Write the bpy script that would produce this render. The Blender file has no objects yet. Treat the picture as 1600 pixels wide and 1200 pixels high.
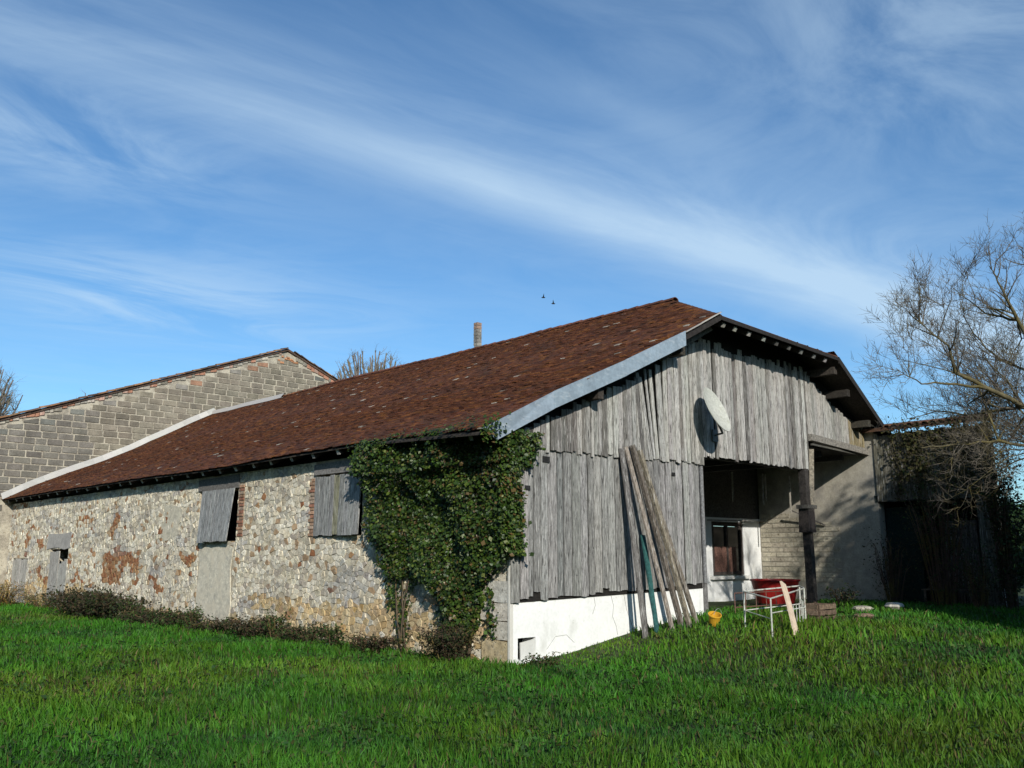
import bpy, math, random
import numpy as np
from mathutils import Vector, noise as mnoise

R = random.Random(7)
C = bpy.context.scene.collection
sc = bpy.context.scene

# ------------------------------------------------------------------ camera
PITCH = math.radians(10.82); HEAD = math.radians(43.6)
h = Vector((math.sin(HEAD), math.cos(HEAD), 0))
fw = h * math.cos(PITCH) + Vector((0, 0, math.sin(PITCH)))
rt = Vector((h.y, -h.x, 0)); up = rt.cross(fw)
CAM = -13.85 * h + Vector((0, 0, 1.6))
cd = bpy.data.cameras.new('camera'); cam = bpy.data.objects.new('camera', cd); C.objects.link(cam)
from mathutils import Matrix
cam.matrix_world = Matrix(((rt.x, up.x, -fw.x, CAM.x), (rt.y, up.y, -fw.y, CAM.y), (rt.z, up.z, -fw.z, CAM.z), (0, 0, 0, 1)))
cd.sensor_width = 36; cd.lens = 1403 / 1600 * 36; cd.clip_end = 3000; cd.clip_start = .05
sc.camera = cam

# ------------------------------------------------------------------ sun and sky
S = Vector((-.6, -1, .545)).normalized()                 # towards the sun
sl = bpy.data.lights.new('sun', 'SUN'); sl.energy = 4.7; sl.angle = math.radians(.55); sl.color = (1, .95, .86)
so = bpy.data.objects.new('sun', sl); C.objects.link(so); so.rotation_euler = S.to_track_quat('Z', 'Y').to_euler()
w = bpy.data.worlds.new('World'); sc.world = w; w.use_nodes = True
nt = w.node_tree; N = nt.nodes; L = nt.links
for n in list(N): N.remove(n)
out = N.new('ShaderNodeOutputWorld'); bg = N.new('ShaderNodeBackground'); bg.inputs[1].default_value = .11
sky = N.new('ShaderNodeTexSky'); sky.sky_type = 'NISHITA'; sky.sun_disc = False
sky.sun_elevation = math.asin(S.z); sky.sun_rotation = math.atan2(S.x, S.y)
sky.air_density = 1.0; sky.dust_density = .6; sky.ozone_density = 2.5; sky.altitude = 100
L.new(bg.outputs[0], out.inputs[0])
def M(op, a, b=None, c=None):
    n = N.new('ShaderNodeMath'); n.operation = op
    for i, x in enumerate((a, b, c)):
        if x is None: continue
        if isinstance(x, (int, float)): n.inputs[i].default_value = x
        else: L.new(x, n.inputs[i])
    return n.outputs[0]
tc = N.new('ShaderNodeTexCoord'); sep = N.new('ShaderNodeSeparateXYZ'); L.new(tc.outputs['Generated'], sep.inputs[0])
def pixdir(x, y): return (fw * 1403 + rt * (x - 800) - up * (y - 600)).normalized()
bn = pixdir(150, 85).cross(pixdir(1390, 478)).normalized(); bn = bn / math.hypot(bn.x, bn.y)
dz = M('MAXIMUM', sep.outputs[2], .03)
px = M('DIVIDE', sep.outputs[0], dz); py = M('DIVIDE', sep.outputs[1], dz)
w0 = M('ADD', M('ADD', M('MULTIPLY', px, bn.x), M('MULTIPLY', py, bn.y)), bn.z)      # distance across the long streak
t0 = M('SUBTRACT', M('MULTIPLY', px, bn.y), M('MULTIPLY', py, bn.x))                # along it
def wnoise(su, sv, off, detail=8, rough=.62, dist=0., src=(None, None)):
    u, v = src[0] or t0, src[1] or w0
    cm = N.new('ShaderNodeCombineXYZ')
    L.new(M('MULTIPLY', u, su), cm.inputs[0]); L.new(M('MULTIPLY', v, sv), cm.inputs[1]); cm.inputs[2].default_value = off
    t = N.new('ShaderNodeTexNoise'); t.inputs['Scale'].default_value = 1; t.inputs['Detail'].default_value = detail
    t.inputs['Roughness'].default_value = rough; t.inputs['Distortion'].default_value = dist
    L.new(cm.outputs[0], t.inputs['Vector']); return t.outputs[0]
def ramp(x, lo, hi):
    n = N.new('ShaderNodeMapRange'); n.interpolation_type = 'SMOOTHSTEP'; L.new(x, n.inputs[0])
    n.inputs[1].default_value = lo; n.inputs[2].default_value = hi; return n.outputs[0]
def gauss(x, c, wd):
    q = M('DIVIDE', M('SUBTRACT', x, c), wd); return M('EXPONENT', M('MULTIPLY', M('MULTIPLY', q, q), -1))
warp = M('MULTIPLY', M('SUBTRACT', wnoise(.5, .8, 3.3, 3), .5), .22)
wq = M('ADD', w0, warp)
fib = wnoise(1.0, 7.0, 1.7, 9, .66, .4, (t0, wq)); fib2 = wnoise(.6, 1.7, 5.1, 8, .6, 1.2, (t0, wq)); big = wnoise(.55, .9, 9.4, 4, .55, .5)
fine = wnoise(3.5, 16., 2.2, 6, .6, .3, (t0, wq))
wcore = M('ADD', .075, M('MULTIPLY', t0, .045))
qn = M('DIVIDE', wq, wcore)
core = M('MULTIPLY', M('EXPONENT', M('MULTIPLY', M('MULTIPLY', qn, qn), -.8)), M('ADD', .6, M('MULTIPLY', fib, .35)))
core = M('MULTIPLY', core, M('ADD', .35, M('MULTIPLY', ramp(t0, .2, 1.6), .65)))
qh = M('DIVIDE', M('ADD', wq, M('MULTIPLY', t0, .07)), M('ADD', .16, M('MULTIPLY', t0, .13)))
halo = M('MULTIPLY', M('EXPONENT', M('MULTIPLY', M('MULTIPLY', qh, qh), -1)), M('MULTIPLY', ramp(fib2, .25, .8), .75))
def spot(tc_, wc, ts, ws): return M('MULTIPLY', gauss(t0, tc_, ts), gauss(wq, wc, ws))
soft = wnoise(1.2, 1.7, 6.6, 9, .62, 1.5, (t0, wq))
veil = M('ADD', M('MULTIPLY', spot(1.0, 1.75, .75, .5), .5), M('ADD', M('MULTIPLY', spot(.25, .5, .5, .3), .5), M('MULTIPLY', spot(1.5, -1.1, 1.1, .4), .3)))
veil = M('MULTIPLY', M('ADD', veil, .07), ramp(soft, .3, .72))
wisp = M('ADD', M('MULTIPLY', M('MULTIPLY', ramp(fib, .48, .8), ramp(big, .34, .62)), .09), M('MULTIPLY', spot(1.35, -.5, .35, .07), .12))
cl = M('ADD', M('ADD', M('MULTIPLY', core, .68), M('MULTIPLY', halo, .5)), M('ADD', veil, wisp))
cl = M('MULTIPLY', cl, M('ADD', .92, M('MULTIPLY', fine, .16)))
cl = M('MULTIPLY', cl, ramp(sep.outputs[2], .01, .14))
cl = M('MINIMUM', cl, .72)
mix = N.new('ShaderNodeMix'); mix.data_type = 'RGBA'
gam = N.new('ShaderNodeMix'); gam.data_type = 'RGBA'; gam.blend_type = 'MULTIPLY'; gam.inputs[0].default_value = 1
L.new(sky.outputs[0], gam.inputs[6]); gam.inputs[7].default_value = (.76, 1.10, 1.30, 1)
L.new(gam.outputs[2], mix.inputs[6]); mix.inputs[7].default_value = (5.6, 7.3, 8.8, 1)
L.new(cl, mix.inputs[0]); L.new(mix.outputs[2], bg.inputs[0])
sc.view_settings.view_transform = 'Standard'; sc.view_settings.look = 'None'; sc.view_settings.exposure = 0; sc.view_settings.gamma = 1
sc.view_settings.use_curve_mapping = False
sc.render.engine = 'CYCLES'; sc.cycles.max_bounces = 6; sc.cycles.transparent_max_bounces = 8

# ------------------------------------------------------------------ helpers
def fbm(x, y, z=0., o=4): return mnoise.fractal(Vector((x, y, z)), 1., 2., o)
WL = {}
def tagp(o, label=None, cat=None, group=None, kind=None):
    if label: o['label'] = label
    if cat: o['category'] = cat
    if group: o['group'] = group
    if kind: o['kind'] = kind
    return o
def link(name, data, parent, loc):
    o = bpy.data.objects.new(name, data); C.objects.link(o); loc = Vector(loc)
    WL[o] = loc
    if parent: o.parent = parent; o.location = loc - WL[parent]
    else: o.location = loc
    return o
def thing(name, label, cat, loc, group=None): return tagp(link(name, None, None, loc), label, cat, group)
class MB:
    def __init__(s): s.v = []; s.f = []; s.c = []
    def add(s, vs, fs, col):
        b = len(s.v); s.v += [tuple(p) for p in vs]; s.f += [tuple(b + i for i in f) for f in fs]; s.c += [tuple(col[:3]) + (1,)] * len(vs); return s
    def box(s, x0, x1, y0, y1, z0, z1, col):
        vs = [(x, y, z) for z in (z0, z1) for x, y in ((x0, y0), (x1, y0), (x1, y1), (x0, y1))]
        return s.add(vs, BF, col)
    def hexa(s, bot, top, col): return s.add(list(bot) + list(top), BF, col)
    def beam(s, a, b, wd, ht, col, upv=(0, 0, 1), bev=0):
        a = Vector(a); b = Vector(b); d = (b - a).normalized(); u = Vector(upv); sd = d.cross(u)
        if sd.length < 1e-3: sd = d.cross(Vector((0, 1, 0)))
        sd.normalize(); u = sd.cross(d).normalized()
        q = [(-1, -1), (1, -1), (1, 1), (-1, 1)]
        return s.add([p + sd * (i * wd / 2) + u * (j * ht / 2) for p in (a, b) for i, j in q], BF, col)
    def tube(s, pts, rad, col, n=6, cap=True):
        P = [Vector(p) for p in pts]; k = len(P)
        if not isinstance(rad, (list, tuple)): rad = [rad] * k
        ref = Vector((.31, .22, .93)).normalized(); vs = []
        for i, p in enumerate(P):
            d = (P[min(i + 1, k - 1)] - P[max(i - 1, 0)]).normalized()
            a = d.cross(ref)
            if a.length < .1: a = d.cross(Vector((1, 0, 0)))
            a.normalize(); b = d.cross(a)
            vs += [p + (a * math.cos(6.2832 * j / n) + b * math.sin(6.2832 * j / n)) * rad[i] for j in range(n)]
        fs = [(i * n + j, i * n + (j + 1) % n, (i + 1) * n + (j + 1) % n, (i + 1) * n + j) for i in range(k - 1) for j in range(n)]
        if cap: fs += [tuple(range(n))[::-1], tuple((k - 1) * n + j for j in range(n))]
        return s.add(vs, fs, col)
    def build(s, name, mat, parent=None, loc=(0, 0, 0), smooth=False, kind=None, label=None):
        me = bpy.data.meshes.new(name); lo = Vector(loc)
        v = np.array(s.v, dtype=np.float32) - np.array(lo, dtype=np.float32)
        me.from_pydata(v.tolist(), [], s.f)
        a = me.color_attributes.new('tint', 'FLOAT_COLOR', 'POINT'); a.data.foreach_set('color', np.array(s.c, dtype=np.float32).ravel())
        me.materials.append(mat)
        if smooth: me.polygons.foreach_set('use_smooth', [True] * len(me.polygons))
        me.update(); o = link(name, me, parent, lo); return tagp(o, label, None, None, kind)
BF = [(3, 2, 1, 0), (4, 5, 6, 7), (0, 1, 5, 4), (1, 2, 6, 5), (2, 3, 7, 6), (3, 0, 4, 7)]
def npmesh(name, V, F3, col, mat, parent=None, loc=(0, 0, 0), smooth=False):
    """V (n,3), F3 (m,3) triangles, col (n,3)"""
    me = bpy.data.meshes.new(name); lo = np.array(loc, dtype=np.float32)
    V = (V - lo).astype(np.float32); me.vertices.add(len(V)); me.vertices.foreach_set('co', V.ravel())
    me.loops.add(F3.size); me.loops.foreach_set('vertex_index', F3.ravel().astype(np.int32))
    me.polygons.add(len(F3)); me.polygons.foreach_set('loop_start', np.arange(0, F3.size, 3, dtype=np.int32))
    me.update(calc_edges=True)
    a = me.color_attributes.new('tint', 'FLOAT_COLOR', 'POINT')
    a.data.foreach_set('color', np.concatenate([col, np.ones((len(col), 1))], 1).astype(np.float32).ravel())
    me.materials.append(mat); me.validate()
    return link(name, me, parent, loc)

def mat(name, rough=.9, ns=6., st=(1, 1, 1), amt=.35, ns2=0, st2=(1, 1, 1), amt2=0, bump=.3, bscale=None, spec=.25, trans=0, patches=(), metal=0, gaps=None):
    m = bpy.data.materials.new(name); m.use_nodes = True; T = m.node_tree; n = T.nodes; l = T.links
    b = n['Principled BSDF']; b.inputs['Roughness'].default_value = rough; b.inputs['Specular IOR Level'].default_value = spec; b.inputs['Metallic'].default_value = metal
    at = n.new('ShaderNodeAttribute'); at.attribute_name = 'tint'
    ge = n.new('ShaderNodeNewGeometry')
    def nz(scale, stv, det=6, rg=.6):
        mp = n.new('ShaderNodeMapping'); mp.inputs['Scale'].default_value = stv; l.new(ge.outputs['Position'], mp.inputs[0])
        t = n.new('ShaderNodeTexNoise'); t.inputs['Scale'].default_value = scale; t.inputs['Detail'].default_value = det; t.inputs['Roughness'].default_value = rg
        l.new(mp.outputs[0], t.inputs[0]); return t.outputs[0]
    def mr(x, a, bb, c, d):
        q = n.new('ShaderNodeMapRange'); l.new(x, q.inputs[0])
        for i, vv in enumerate((a, bb, c, d)): q.inputs[i + 1].default_value = vv
        return q.outputs[0]
    n1 = nz(ns, st); col = at.outputs['Color']
    def mul(colr, f):
        q = n.new('ShaderNodeMix'); q.data_type = 'RGBA'; q.blend_type = 'MULTIPLY'; q.inputs[0].default_value = 1; l.new(colr, q.inputs[6]); l.new(f, q.inputs[7]); return q.outputs[2]
    col = mul(col, mr(n1, .3, .7, 1 - amt, 1 + amt))
    if amt2: col = mul(col, mr(nz(ns2, st2), .35, .65, 1 - amt2, 1 + amt2))
    for (pc, ps, pst, lo, hi, k) in patches:
        q = n.new('ShaderNodeMix'); q.data_type = 'RGBA'; l.new(mr(nz(ps, pst, 5), lo, hi, 0, k), q.inputs[0]); l.new(col, q.inputs[6]); q.inputs[7].default_value = tuple(pc) + (1,); col = q.outputs[2]
    l.new(col, b.inputs['Base Color'])
    if bump:
        bp = n.new('ShaderNodeBump'); bp.inputs['Strength'].default_value = bump; bp.inputs['Distance'].default_value = .02
        l.new(nz(bscale or ns * 3, st, 8, .7), bp.inputs['Height']); l.new(bp.outputs[0], b.inputs['Normal'])
    if trans:
        tr = n.new('ShaderNodeBsdfTranslucent'); l.new(col, tr.inputs[0]); ad = n.new('ShaderNodeMixShader'); ad.inputs[0].default_value = trans
        l.new(b.outputs[0], ad.inputs[1]); l.new(tr.outputs[0], ad.inputs[2]); l.new(ad.outputs[0], n['Material Output'].inputs[0])
    return m
m_stone = mat('limestone_rubble', .92, 14, amt=.3, ns2=1.1, amt2=.18, bump=.7, bscale=40, patches=[((.20, .19, .17), 3.2, (1, 1, 1), .58, .72, .45), ((.62, .60, .52), 9, (1, 1, 1), .6, .7, .4), ((.09, .075, .05), 17, (1, 1, 1), .60, .68, .8)])
m_mortar = mat('lime_mortar', .95, 9, amt=.35, ns2=40, amt2=.3, bump=.9, bscale=30, patches=[((.56, .51, .40), 1.7, (1, 1, 1), .49, .60, .62), ((.12, .09, .06), 18, (1, 1, 1), .57, .68, .7)])
m_plaster = mat('grey_render', .93, 5, amt=.2, ns2=24, amt2=.12, bump=.3, bscale=60, patches=[((.2, .19, .18), 2.2, (1, 1, 1), .5, .68, .55), ((.5, .47, .42), 7, (1, 1, 1), .6, .7, .4)])
m_patch = mat('patched_render', .93, 6, amt=.22, ns2=22, amt2=.18, bump=.6, bscale=40, patches=[((.60, .54, .42), 3.5, (1, 1, 1), .48, .62, .7), ((.3, .29, .27), 5, (1, 1, 1), .58, .7, .5)])
m_white = mat('white_limewash', .85, 3, amt=.05, ns2=20, amt2=.05, bump=.25, bscale=45, patches=[((.52, .52, .47), 2.4, (1, 1, .5), .56, .74, .6), ((.25, .26, .18), 6, (1, 1, 1.6), .63, .74, .5)])
m_wood = mat('weathered_boards', .85, 9, (6, 6, .4), amt=.62, ns2=30, st2=(5, 5, .6), amt2=.28, bump=.6, bscale=14, spec=.15, patches=[((.03, .027, .025), 5, (7, 7, .9), .56, .66, .85), ((.52, .51, .48), 5.5, (8, 8, .6), .56, .66, .7), ((.035, .03, .027), 13, (2.2, 2.2, 1.4), .66, .70, .9)])
m_old = mat('old_timber', .85, 7, (3, 3, 3), amt=.4, ns2=25, amt2=.25, bump=.5, spec=.2)
m_tile = mat('clay_tile', .88, 18, amt=.35, ns2=2.2, amt2=.28, bump=.4, bscale=60, spec=.25, patches=[((.05, .028, .02), 1.3, (1, 1, 1), .5, .66, .5), ((.16, .055, .02), 1.9, (1, 1, 1), .6, .74, .45), ((.42, .38, .30), 13, (1, 1, 1), .715, .74, .75), ((.05, .055, .02), 7, (1, 1, 1), .62, .74, .5)])
m_zinc = mat('zinc_sheet', .55, 4, (1, 1, 1), amt=.16, ns2=18, amt2=.12, bump=.12, spec=.5, patches=[((.42, .46, .48), 6, (1, 1, 3), .55, .7, .5)])
m_block = mat('concrete_block', .95, 25, amt=.22, ns2=2.2, amt2=.22, bump=.5, bscale=70, patches=[((.10, .095, .08), 1.6, (1, 1, 1), .56, .72, .5)])
m_leaf = mat('ivy_leaf', .45, 3, amt=.35, bump=0, spec=.32, trans=.12)
m_bush = mat('bush_leaf', .7, 3, amt=.35, bump=0, spec=.2, trans=.2)
m_bark = mat('mossy_bark', .9, 10, amt=.4, bump=.5, spec=.2, patches=[((.12, .095, .02), 2.2, (1, 1, 1), .5, .62, .7)])
m_grass = mat('grass_blade', .6, 1.5, amt=.3, ns2=.35, amt2=.25, bump=0, spec=.25, trans=.3)
m_soil = mat('turf_soil', .95, 6, amt=.5, ns2=.8, amt2=.35, bump=.6)
m_metal = mat('rusty_metal', .55, 25, amt=.25, bump=.1, spec=.4, patches=[((.16, .07, .03), 12, (1, 1, 1), .55, .66, .7)])
m_plastic = mat('plastic', .45, 8, amt=.15, bump=0, spec=.4)
m_glass = mat('dusty_glass', .12, 3, amt=.2, bump=0, spec=.6)

def ss(t): t = min(1, max(0, t)); return t * t * (3 - 2 * t)
def g(x, y): return .5 * ss((x + .2) / 5.2) * ss((y + 8.5) / 7.0) + .03 * fbm(x * .35, y * .35, 2.) + .012 * fbm(x * 1.6, y * 1.6, 4.)
def jit(c, a, r=R): k = 1 + r.uniform(-a, a); return tuple(max(0, q * k * (1 + r.uniform(-a, a) * .08)) for q in c)

# ------------------------------------------------------------------ ground: one sheet to the horizon
xs = np.unique(np.concatenate([np.linspace(-14, 14, 113), np.linspace(-40, 40, 81), np.linspace(-900, 900, 41)]))
ys = np.unique(np.concatenate([np.linspace(-12, 12, 97), np.linspace(-40, 60, 101), np.linspace(-900, 900, 41)]))
V = np.array([(x, y, g(x, y) if abs(x) < 45 and abs(y) < 65 else (.5 if x > 5 and y > -2 else 0.)) for y in ys for x in xs])
nx = len(xs); ny = len(ys)
ii = (np.arange(ny - 1)[:, None] * nx + np.arange(nx - 1)[None]).ravel()
F = np.concatenate([np.stack([ii, ii + 1, ii + nx + 1], 1), np.stack([ii, ii + nx + 1, ii + nx], 1)])
go = npmesh('ground', V, F, np.tile([[.035, .05, .014]], (len(V), 1)), m_soil); tagp(go, kind='structure')

# ------------------------------------------------------------------ barn roof shape
LP = [(-1.2, 3.20), (-.4, 3.58), (.6, 4.13), (1.7, 4.63), (2.9, 5.14), (4.1, 5.74), (4.7, 6.12), (7.4, 7.55)]
RP = [(7.4, 7.55), (9.4, 6.02), (12.0, 4.76), (15.2, 3.4)]
def interp(P, x):
    for (a, za), (b, zb) in zip(P, P[1:]):
        if x <= b: return za + (zb - za) * (x - a) / (b - a)
    return P[-1][1]
def sag(x, y): return .065 * mnoise.noise(Vector((x * .25, y * .16, 7))) + .02 * mnoise.noise(Vector((x * .9, y * .7, 3)))
def rz(x, y): return (interp(LP, x) if x <= 7.4 else interp(RP, x)) + sag(x, y) * (1 if y > .5 else .5)
def eaveX(y): return -.38 - .34 * math.exp(-max(0, y + .1) / 1.6)
def vergeY(x):
    if x < 1.3: return -.14 - .32 * (x + .8) / 2.1
    if x < 4.1: return -.46 - .06 * (x - 1.3) / 2.8
    if x < 4.7: return -.52 - .24 * (x - 4.1) / .6
    if x < 7.4: return -.76 + 2.95 * (x - 4.7) / 2.7
    if x < 9.4: return 2.19 - 2.95 * (x - 7.4) / 2.0
    return -.76 + .24 * min(1, (x - 9.4) / 2.6)
YB = 26.3
barn = thing('stone_barn', 'long old barn with brown tiled roof, rubble side wall and grey board gable', 'barn', (0, 0, 0))
WDK = (.05, .042, .035)
# roof deck (boards under the tiles)
deck = MB()
def strip(mb, xs_, yfun, z_off, th, col):
    for a, b in zip(xs_, xs_[1:]):
        n = 14
        for k in range(n):
            ya0, yb0 = yfun(a), yfun(b)
            ya, yb = ya0 + (YB - ya0) * k / n, yb0 + (YB - yb0) * k / n
            yc, yd = yb0 + (YB - yb0) * (k + 1) / n, ya0 + (YB - ya0) * (k + 1) / n
            q = [(a, ya), (b, yb), (b, yc), (a, yd)]
            mb.hexa([(x, y, rz(x, y) + z_off - th) for x, y in q], [(x, y, rz(x, y) + z_off) for x, y in q], col)
strip(deck, [-.36, .6, 1.7, 2.9, 4.1, 4.7, 6, 7.38], vergeY, -.035, .03, WDK)
strip(deck, [7.42, 8.4, 9.4, 10.7, 12, 13.6, 15.2], vergeY, -.035, .03, WDK)
# little extra deck at the near corner and the half hip face
q = [(-.72, -.11), (-.36, -.13), (-.36, 3.2), (-.42, 3.2)]
deck.hexa([(x, y, rz(x, y) - .065) for x, y in q], [(x, y, rz(x, y) - .035) for x, y in q], WDK)
A_, B_, R_ = Vector((4.7, -.76, 6.1)), Vector((9.4, -.76, 6.0)), Vector((7.4, 2.19, 7.52))
dn = Vector((0, 0, -.03))
deck.add([A_, B_, R_, A_ + dn, B_ + dn, R_ + dn], [(0, 1, 2), (5, 4, 3), (0, 3, 4, 1)], WDK)
roof = deck.build('roof', m_old, barn, (4, 8, 4.5))
# tiles
TC = [(.105, .036, .015), (.088, .028, .012), (.125, .045, .017), (.07, .025, .014), (.095, .036, .018)]
tl = MB()
row = 0; dx = .088; x = -.76
def tile(mb, x, y, wd, ln, sx, zf, lift, col, side=1):
    """flat clay tile lying on the slope; lower edge at x, upper end ln further up"""
    xa, xb = x, x + side * ln
    za, zb = zf(xa, y) + .022 + lift, zf(xb, y) + .004
    za2 = zf(xa, y + wd) + .022 + lift + R.uniform(-.004, .004)
    vs = [(xa, y, za), (xa + R.uniform(-.006, .006), y + wd, za2), (xb, y + wd, zb), (xb, y, zb), (xa, y, za - .016), (xa, y + wd, za2 - .016)]
    mb.add(vs, [(0, 1, 2, 3), (0, 4, 5, 1), (0, 3, 4), (1, 5, 2)] if side > 0 else [(3, 2, 1, 0), (1, 5, 4, 0), (4, 3, 0), (2, 5, 1)], col)
while x < 7.36:
    y = vergeY(min(7.38, x + .13) if x > 4.75 else x) + (.085 if row % 2 else 0)
    if row % 2:
        if x > eaveX(y): tile(tl, x, y - .085, .08, .15, 0, rz, 0, jit(R.choice(TC), .3))
    while y < YB:
        wd = R.uniform(.135, .155)
        if x >= eaveX(y) - .03:
            c = jit(R.choice(TC), .16)
            if R.random() < .006: c = (.36, .32, .26)
            elif R.random() < .08 + .25 * math.exp(-(y - vergeY(x)) / .35) + .3 * math.exp(-(YB - y) / .8): c = (.17, .065, .018)
            tile(tl, x + R.uniform(-.006, .006), y, min(wd - .006, YB - y), .15, 0, rz, abs(R.gauss(0, .008)), c)
        y += wd
    x += dx; row += 1
tiles = tl.build('roof_tiles', m_tile, roof, (4, 8, 5), kind='stuff')
tr_ = MB(); x = 15.1; row = 0
while x > 7.5:
    y = vergeY(max(7.42, x - .16) if x < 9.35 else x)
    while y < vergeY(x) + 3.2:
        tile(tr_, x, y, .16, .17, 0, rz, 0, jit(R.choice(TC), .28), -1); y += .166
    x -= .12
for a, b in zip([7.42, 9.4, 12], [9.4, 12, 15.2]):
    q = [(a, vergeY(a) + 3), (b, vergeY(b) + 3), (b, YB), (a, YB)]
    tr_.add([(x_, y_, rz(x_, y_) + .01) for x_, y_ in q], [(0, 1, 2, 3)], TC[0])
for k in range(26):      # half hip courses
    t = k / 26; a = A_.lerp(R_, t); b = B_.lerp(R_, t); a2 = A_.lerp(R_, min(1, t + .06)); b2 = B_.lerp(R_, min(1, t + .06)); e = Vector((0, 0, .012))
    n = max(1, int((b - a).length / .17))
    for i in range(n):
        p, q_, r_, s_ = a.lerp(b, i / n), a.lerp(b, (i + .96) / n), a2.lerp(b2, (i + .96) / n), a2.lerp(b2, i / n)
        tr_.add([p + e, q_ + e, r_, s_, p + e * .3, q_ + e * .3], [(0, 1, 2, 3), (0, 4, 5, 1)], jit(R.choice(TC), .28))
tr_.build('roof_tiles', m_tile, roof, (11, 3, 5), kind='stuff')
# ridge and hip tiles, one by one
def cap(mb, a, b, r, col, th=.0):
    a = Vector(a); b = Vector(b); d = (b - a).normalized(); sd = d.cross(Vector((0, 0, 1))).normalized(); u = sd.cross(d)
    n = 7; vs = []
    for p, rr in ((a, r), (b, r * .86)):
        for k in range(n + 1):
            an = math.pi * k / n; vs.append(p + sd * math.cos(an) * rr + u * math.sin(an) * rr * .7)
        for k in range(n + 1):
            an = math.pi * k / n; vs.append(p + sd * math.cos(an) * (rr - .018) + u * math.sin(an) * (rr * .7 - .018))
    m = n + 1; fs = []
    for k in range(n):
        fs += [(k, k + 1, 2 * m + k + 1, 2 * m + k), (m + k + 1, m + k, 3 * m + k, 3 * m + k + 1), (k + 1, k, m + k, m + k + 1), (2 * m + k, 2 * m + k + 1, 3 * m + k + 1, 3 * m + k)]
    mb.add(vs, fs, col)
y = 2.15
while y < YB - .3:
    c = jit((.13, .05, .03), .3) if y < 18.5 else jit((.17, .065, .028), .25)
    z = rz(7.4, y); mb = MB(); cap(mb, (7.4, y, z - .02 + R.uniform(0, .012)), (7.4, y + .4, rz(7.4, y + .4) - .02), .12, c)
    mb.build('ridge_tile', m_tile, roof, (7.4, y, z)); y += .37
for E0 in (A_, B_):
    n = 11
    for k in range(n):
        a = E0.lerp(R_, k / n); b = E0.lerp(R_, (k + 1.1) / n); mb = MB(); cap(mb, a - Vector((0, 0, .03)), b - Vector((0, 0, .035)), .075, jit((.07, .03, .018), .3)); mb.build('hip_tile', m_tile, roof, a)
mb = MB(); mb.box(7.28, 7.6, 2.0, 2.4, 7.5, 7.6, (.05, .04, .035)); 
# mortar fillet against the block wall and along the last ridge metres
fl = MB(); xs_ = np.linspace(-.45, 7.4, 24)
for a, b in zip(xs_, xs_[1:]):
    za, zb = rz(a, YB), rz(b, YB); ja, jb = .02 * fbm(a * 2, 1), .02 * fbm(b * 2, 1)
    fl.add([(a, YB - .32 + ja, za + .03), (b, YB - .32 + jb, zb + .03), (b, YB - .01, zb + .25 + jb), (a, YB - .01, za + .25 + ja)], [(0, 1, 2, 3)], jit((.46, .44, .40), .12))
fl.build('mortar_fillet', m_white, roof, (3, YB - .2, 5.5), label='pale mortar fillet where the tiles meet the block wall')
fl = MB()
yy = np.linspace(20.2, YB, 14)
for a, b in zip(yy, yy[1:]):
    fl.add([(7.16, a, rz(7.2, a) + .02), (7.16, b, rz(7.2, b) + .02), (7.3, b, rz(7.4, b) + .11), (7.3, a, rz(7.4, a) + .11), (7.42, a, rz(7.4, a) + .12), (7.42, b, rz(7.4, b) + .12)], [(0, 1, 2, 3)[::-1], (3, 2, 5, 4)[::-1]], (.42, .39, .36))
fl.build('mortar_fillet', m_white, roof, (7.3, 23, 7.6))
# rafters with visible tails
k = 0; y = .35
while y < YB - .2:
    mb = MB(); x0 = eaveX(y) + .1; zt = -.13
    xe = 7.38 if y > 2.25 else 4.7 + (y + .76) / 2.95 * 2.7 - .05
    P = [(x0, y), (1.7, y), (4.1, y), (xe, y)]
    for (a, ya), (b, yb) in zip(P, P[1:]):
        if b - a > .05: mb.beam((a, y, rz(a, y) + zt), (b, y, rz(b, y) + zt), .085, .11, (.05, .042, .035))
    mb.build('rafter', m_old, roof, (x0, y, rz(x0, y) - .1))
    mb = MB(); mb.beam((x0 - .012, y, rz(x0, y) + zt - .006), (x0 - .001, y, rz(x0, y) + zt), .08 + R.uniform(-.015, .02), .10, jit((.34, .34, .32), .35)); mb.build('rafter_end', m_old, roof, (x0, y, rz(x0, y) - .1))
    y += R.uniform(.72, .95)
for xx in (4.95, 5.35, 5.85, 6.4, 6.9, 7.4, 7.9, 8.45, 8.95):
    t = (xx - 4.7) / 4.7; zz = 6.1 - .1 * t; mb = MB()
    mb.beam((xx, -.68, zz - .13), (xx, .6 if 5.6 < xx < 8.3 else -.1, zz + (.45 if 5.6 < xx < 8.3 else .12)), .07, .09, (.03, .026, .022)); mb.build('rafter', m_old, roof, (xx, -.6, zz))
    mb = MB(); mb.beam((xx, -.715, zz - .15), (xx, -.681, zz - .13), .075, .085, jit((.24, .23, .21), .6)); mb.build('rafter_end', m_old, roof, (xx, -.6, zz))
for (xx, zz, c) in ((1.7, 4.25, WDK), (4.0, 5.35, (.05, .045, .035)), (10.2, 5.3, (.035, .03, .025)), (11.4, 4.72, (.05, .045, .035)), (9.5, 5.72, WDK)):
    mb = MB(); mb.beam((xx, vergeY(xx) + .1, zz), (xx, 1.5, zz), .14, .16, c); mb.build('purlin', m_old, barn, (xx, 0, zz))
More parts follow.
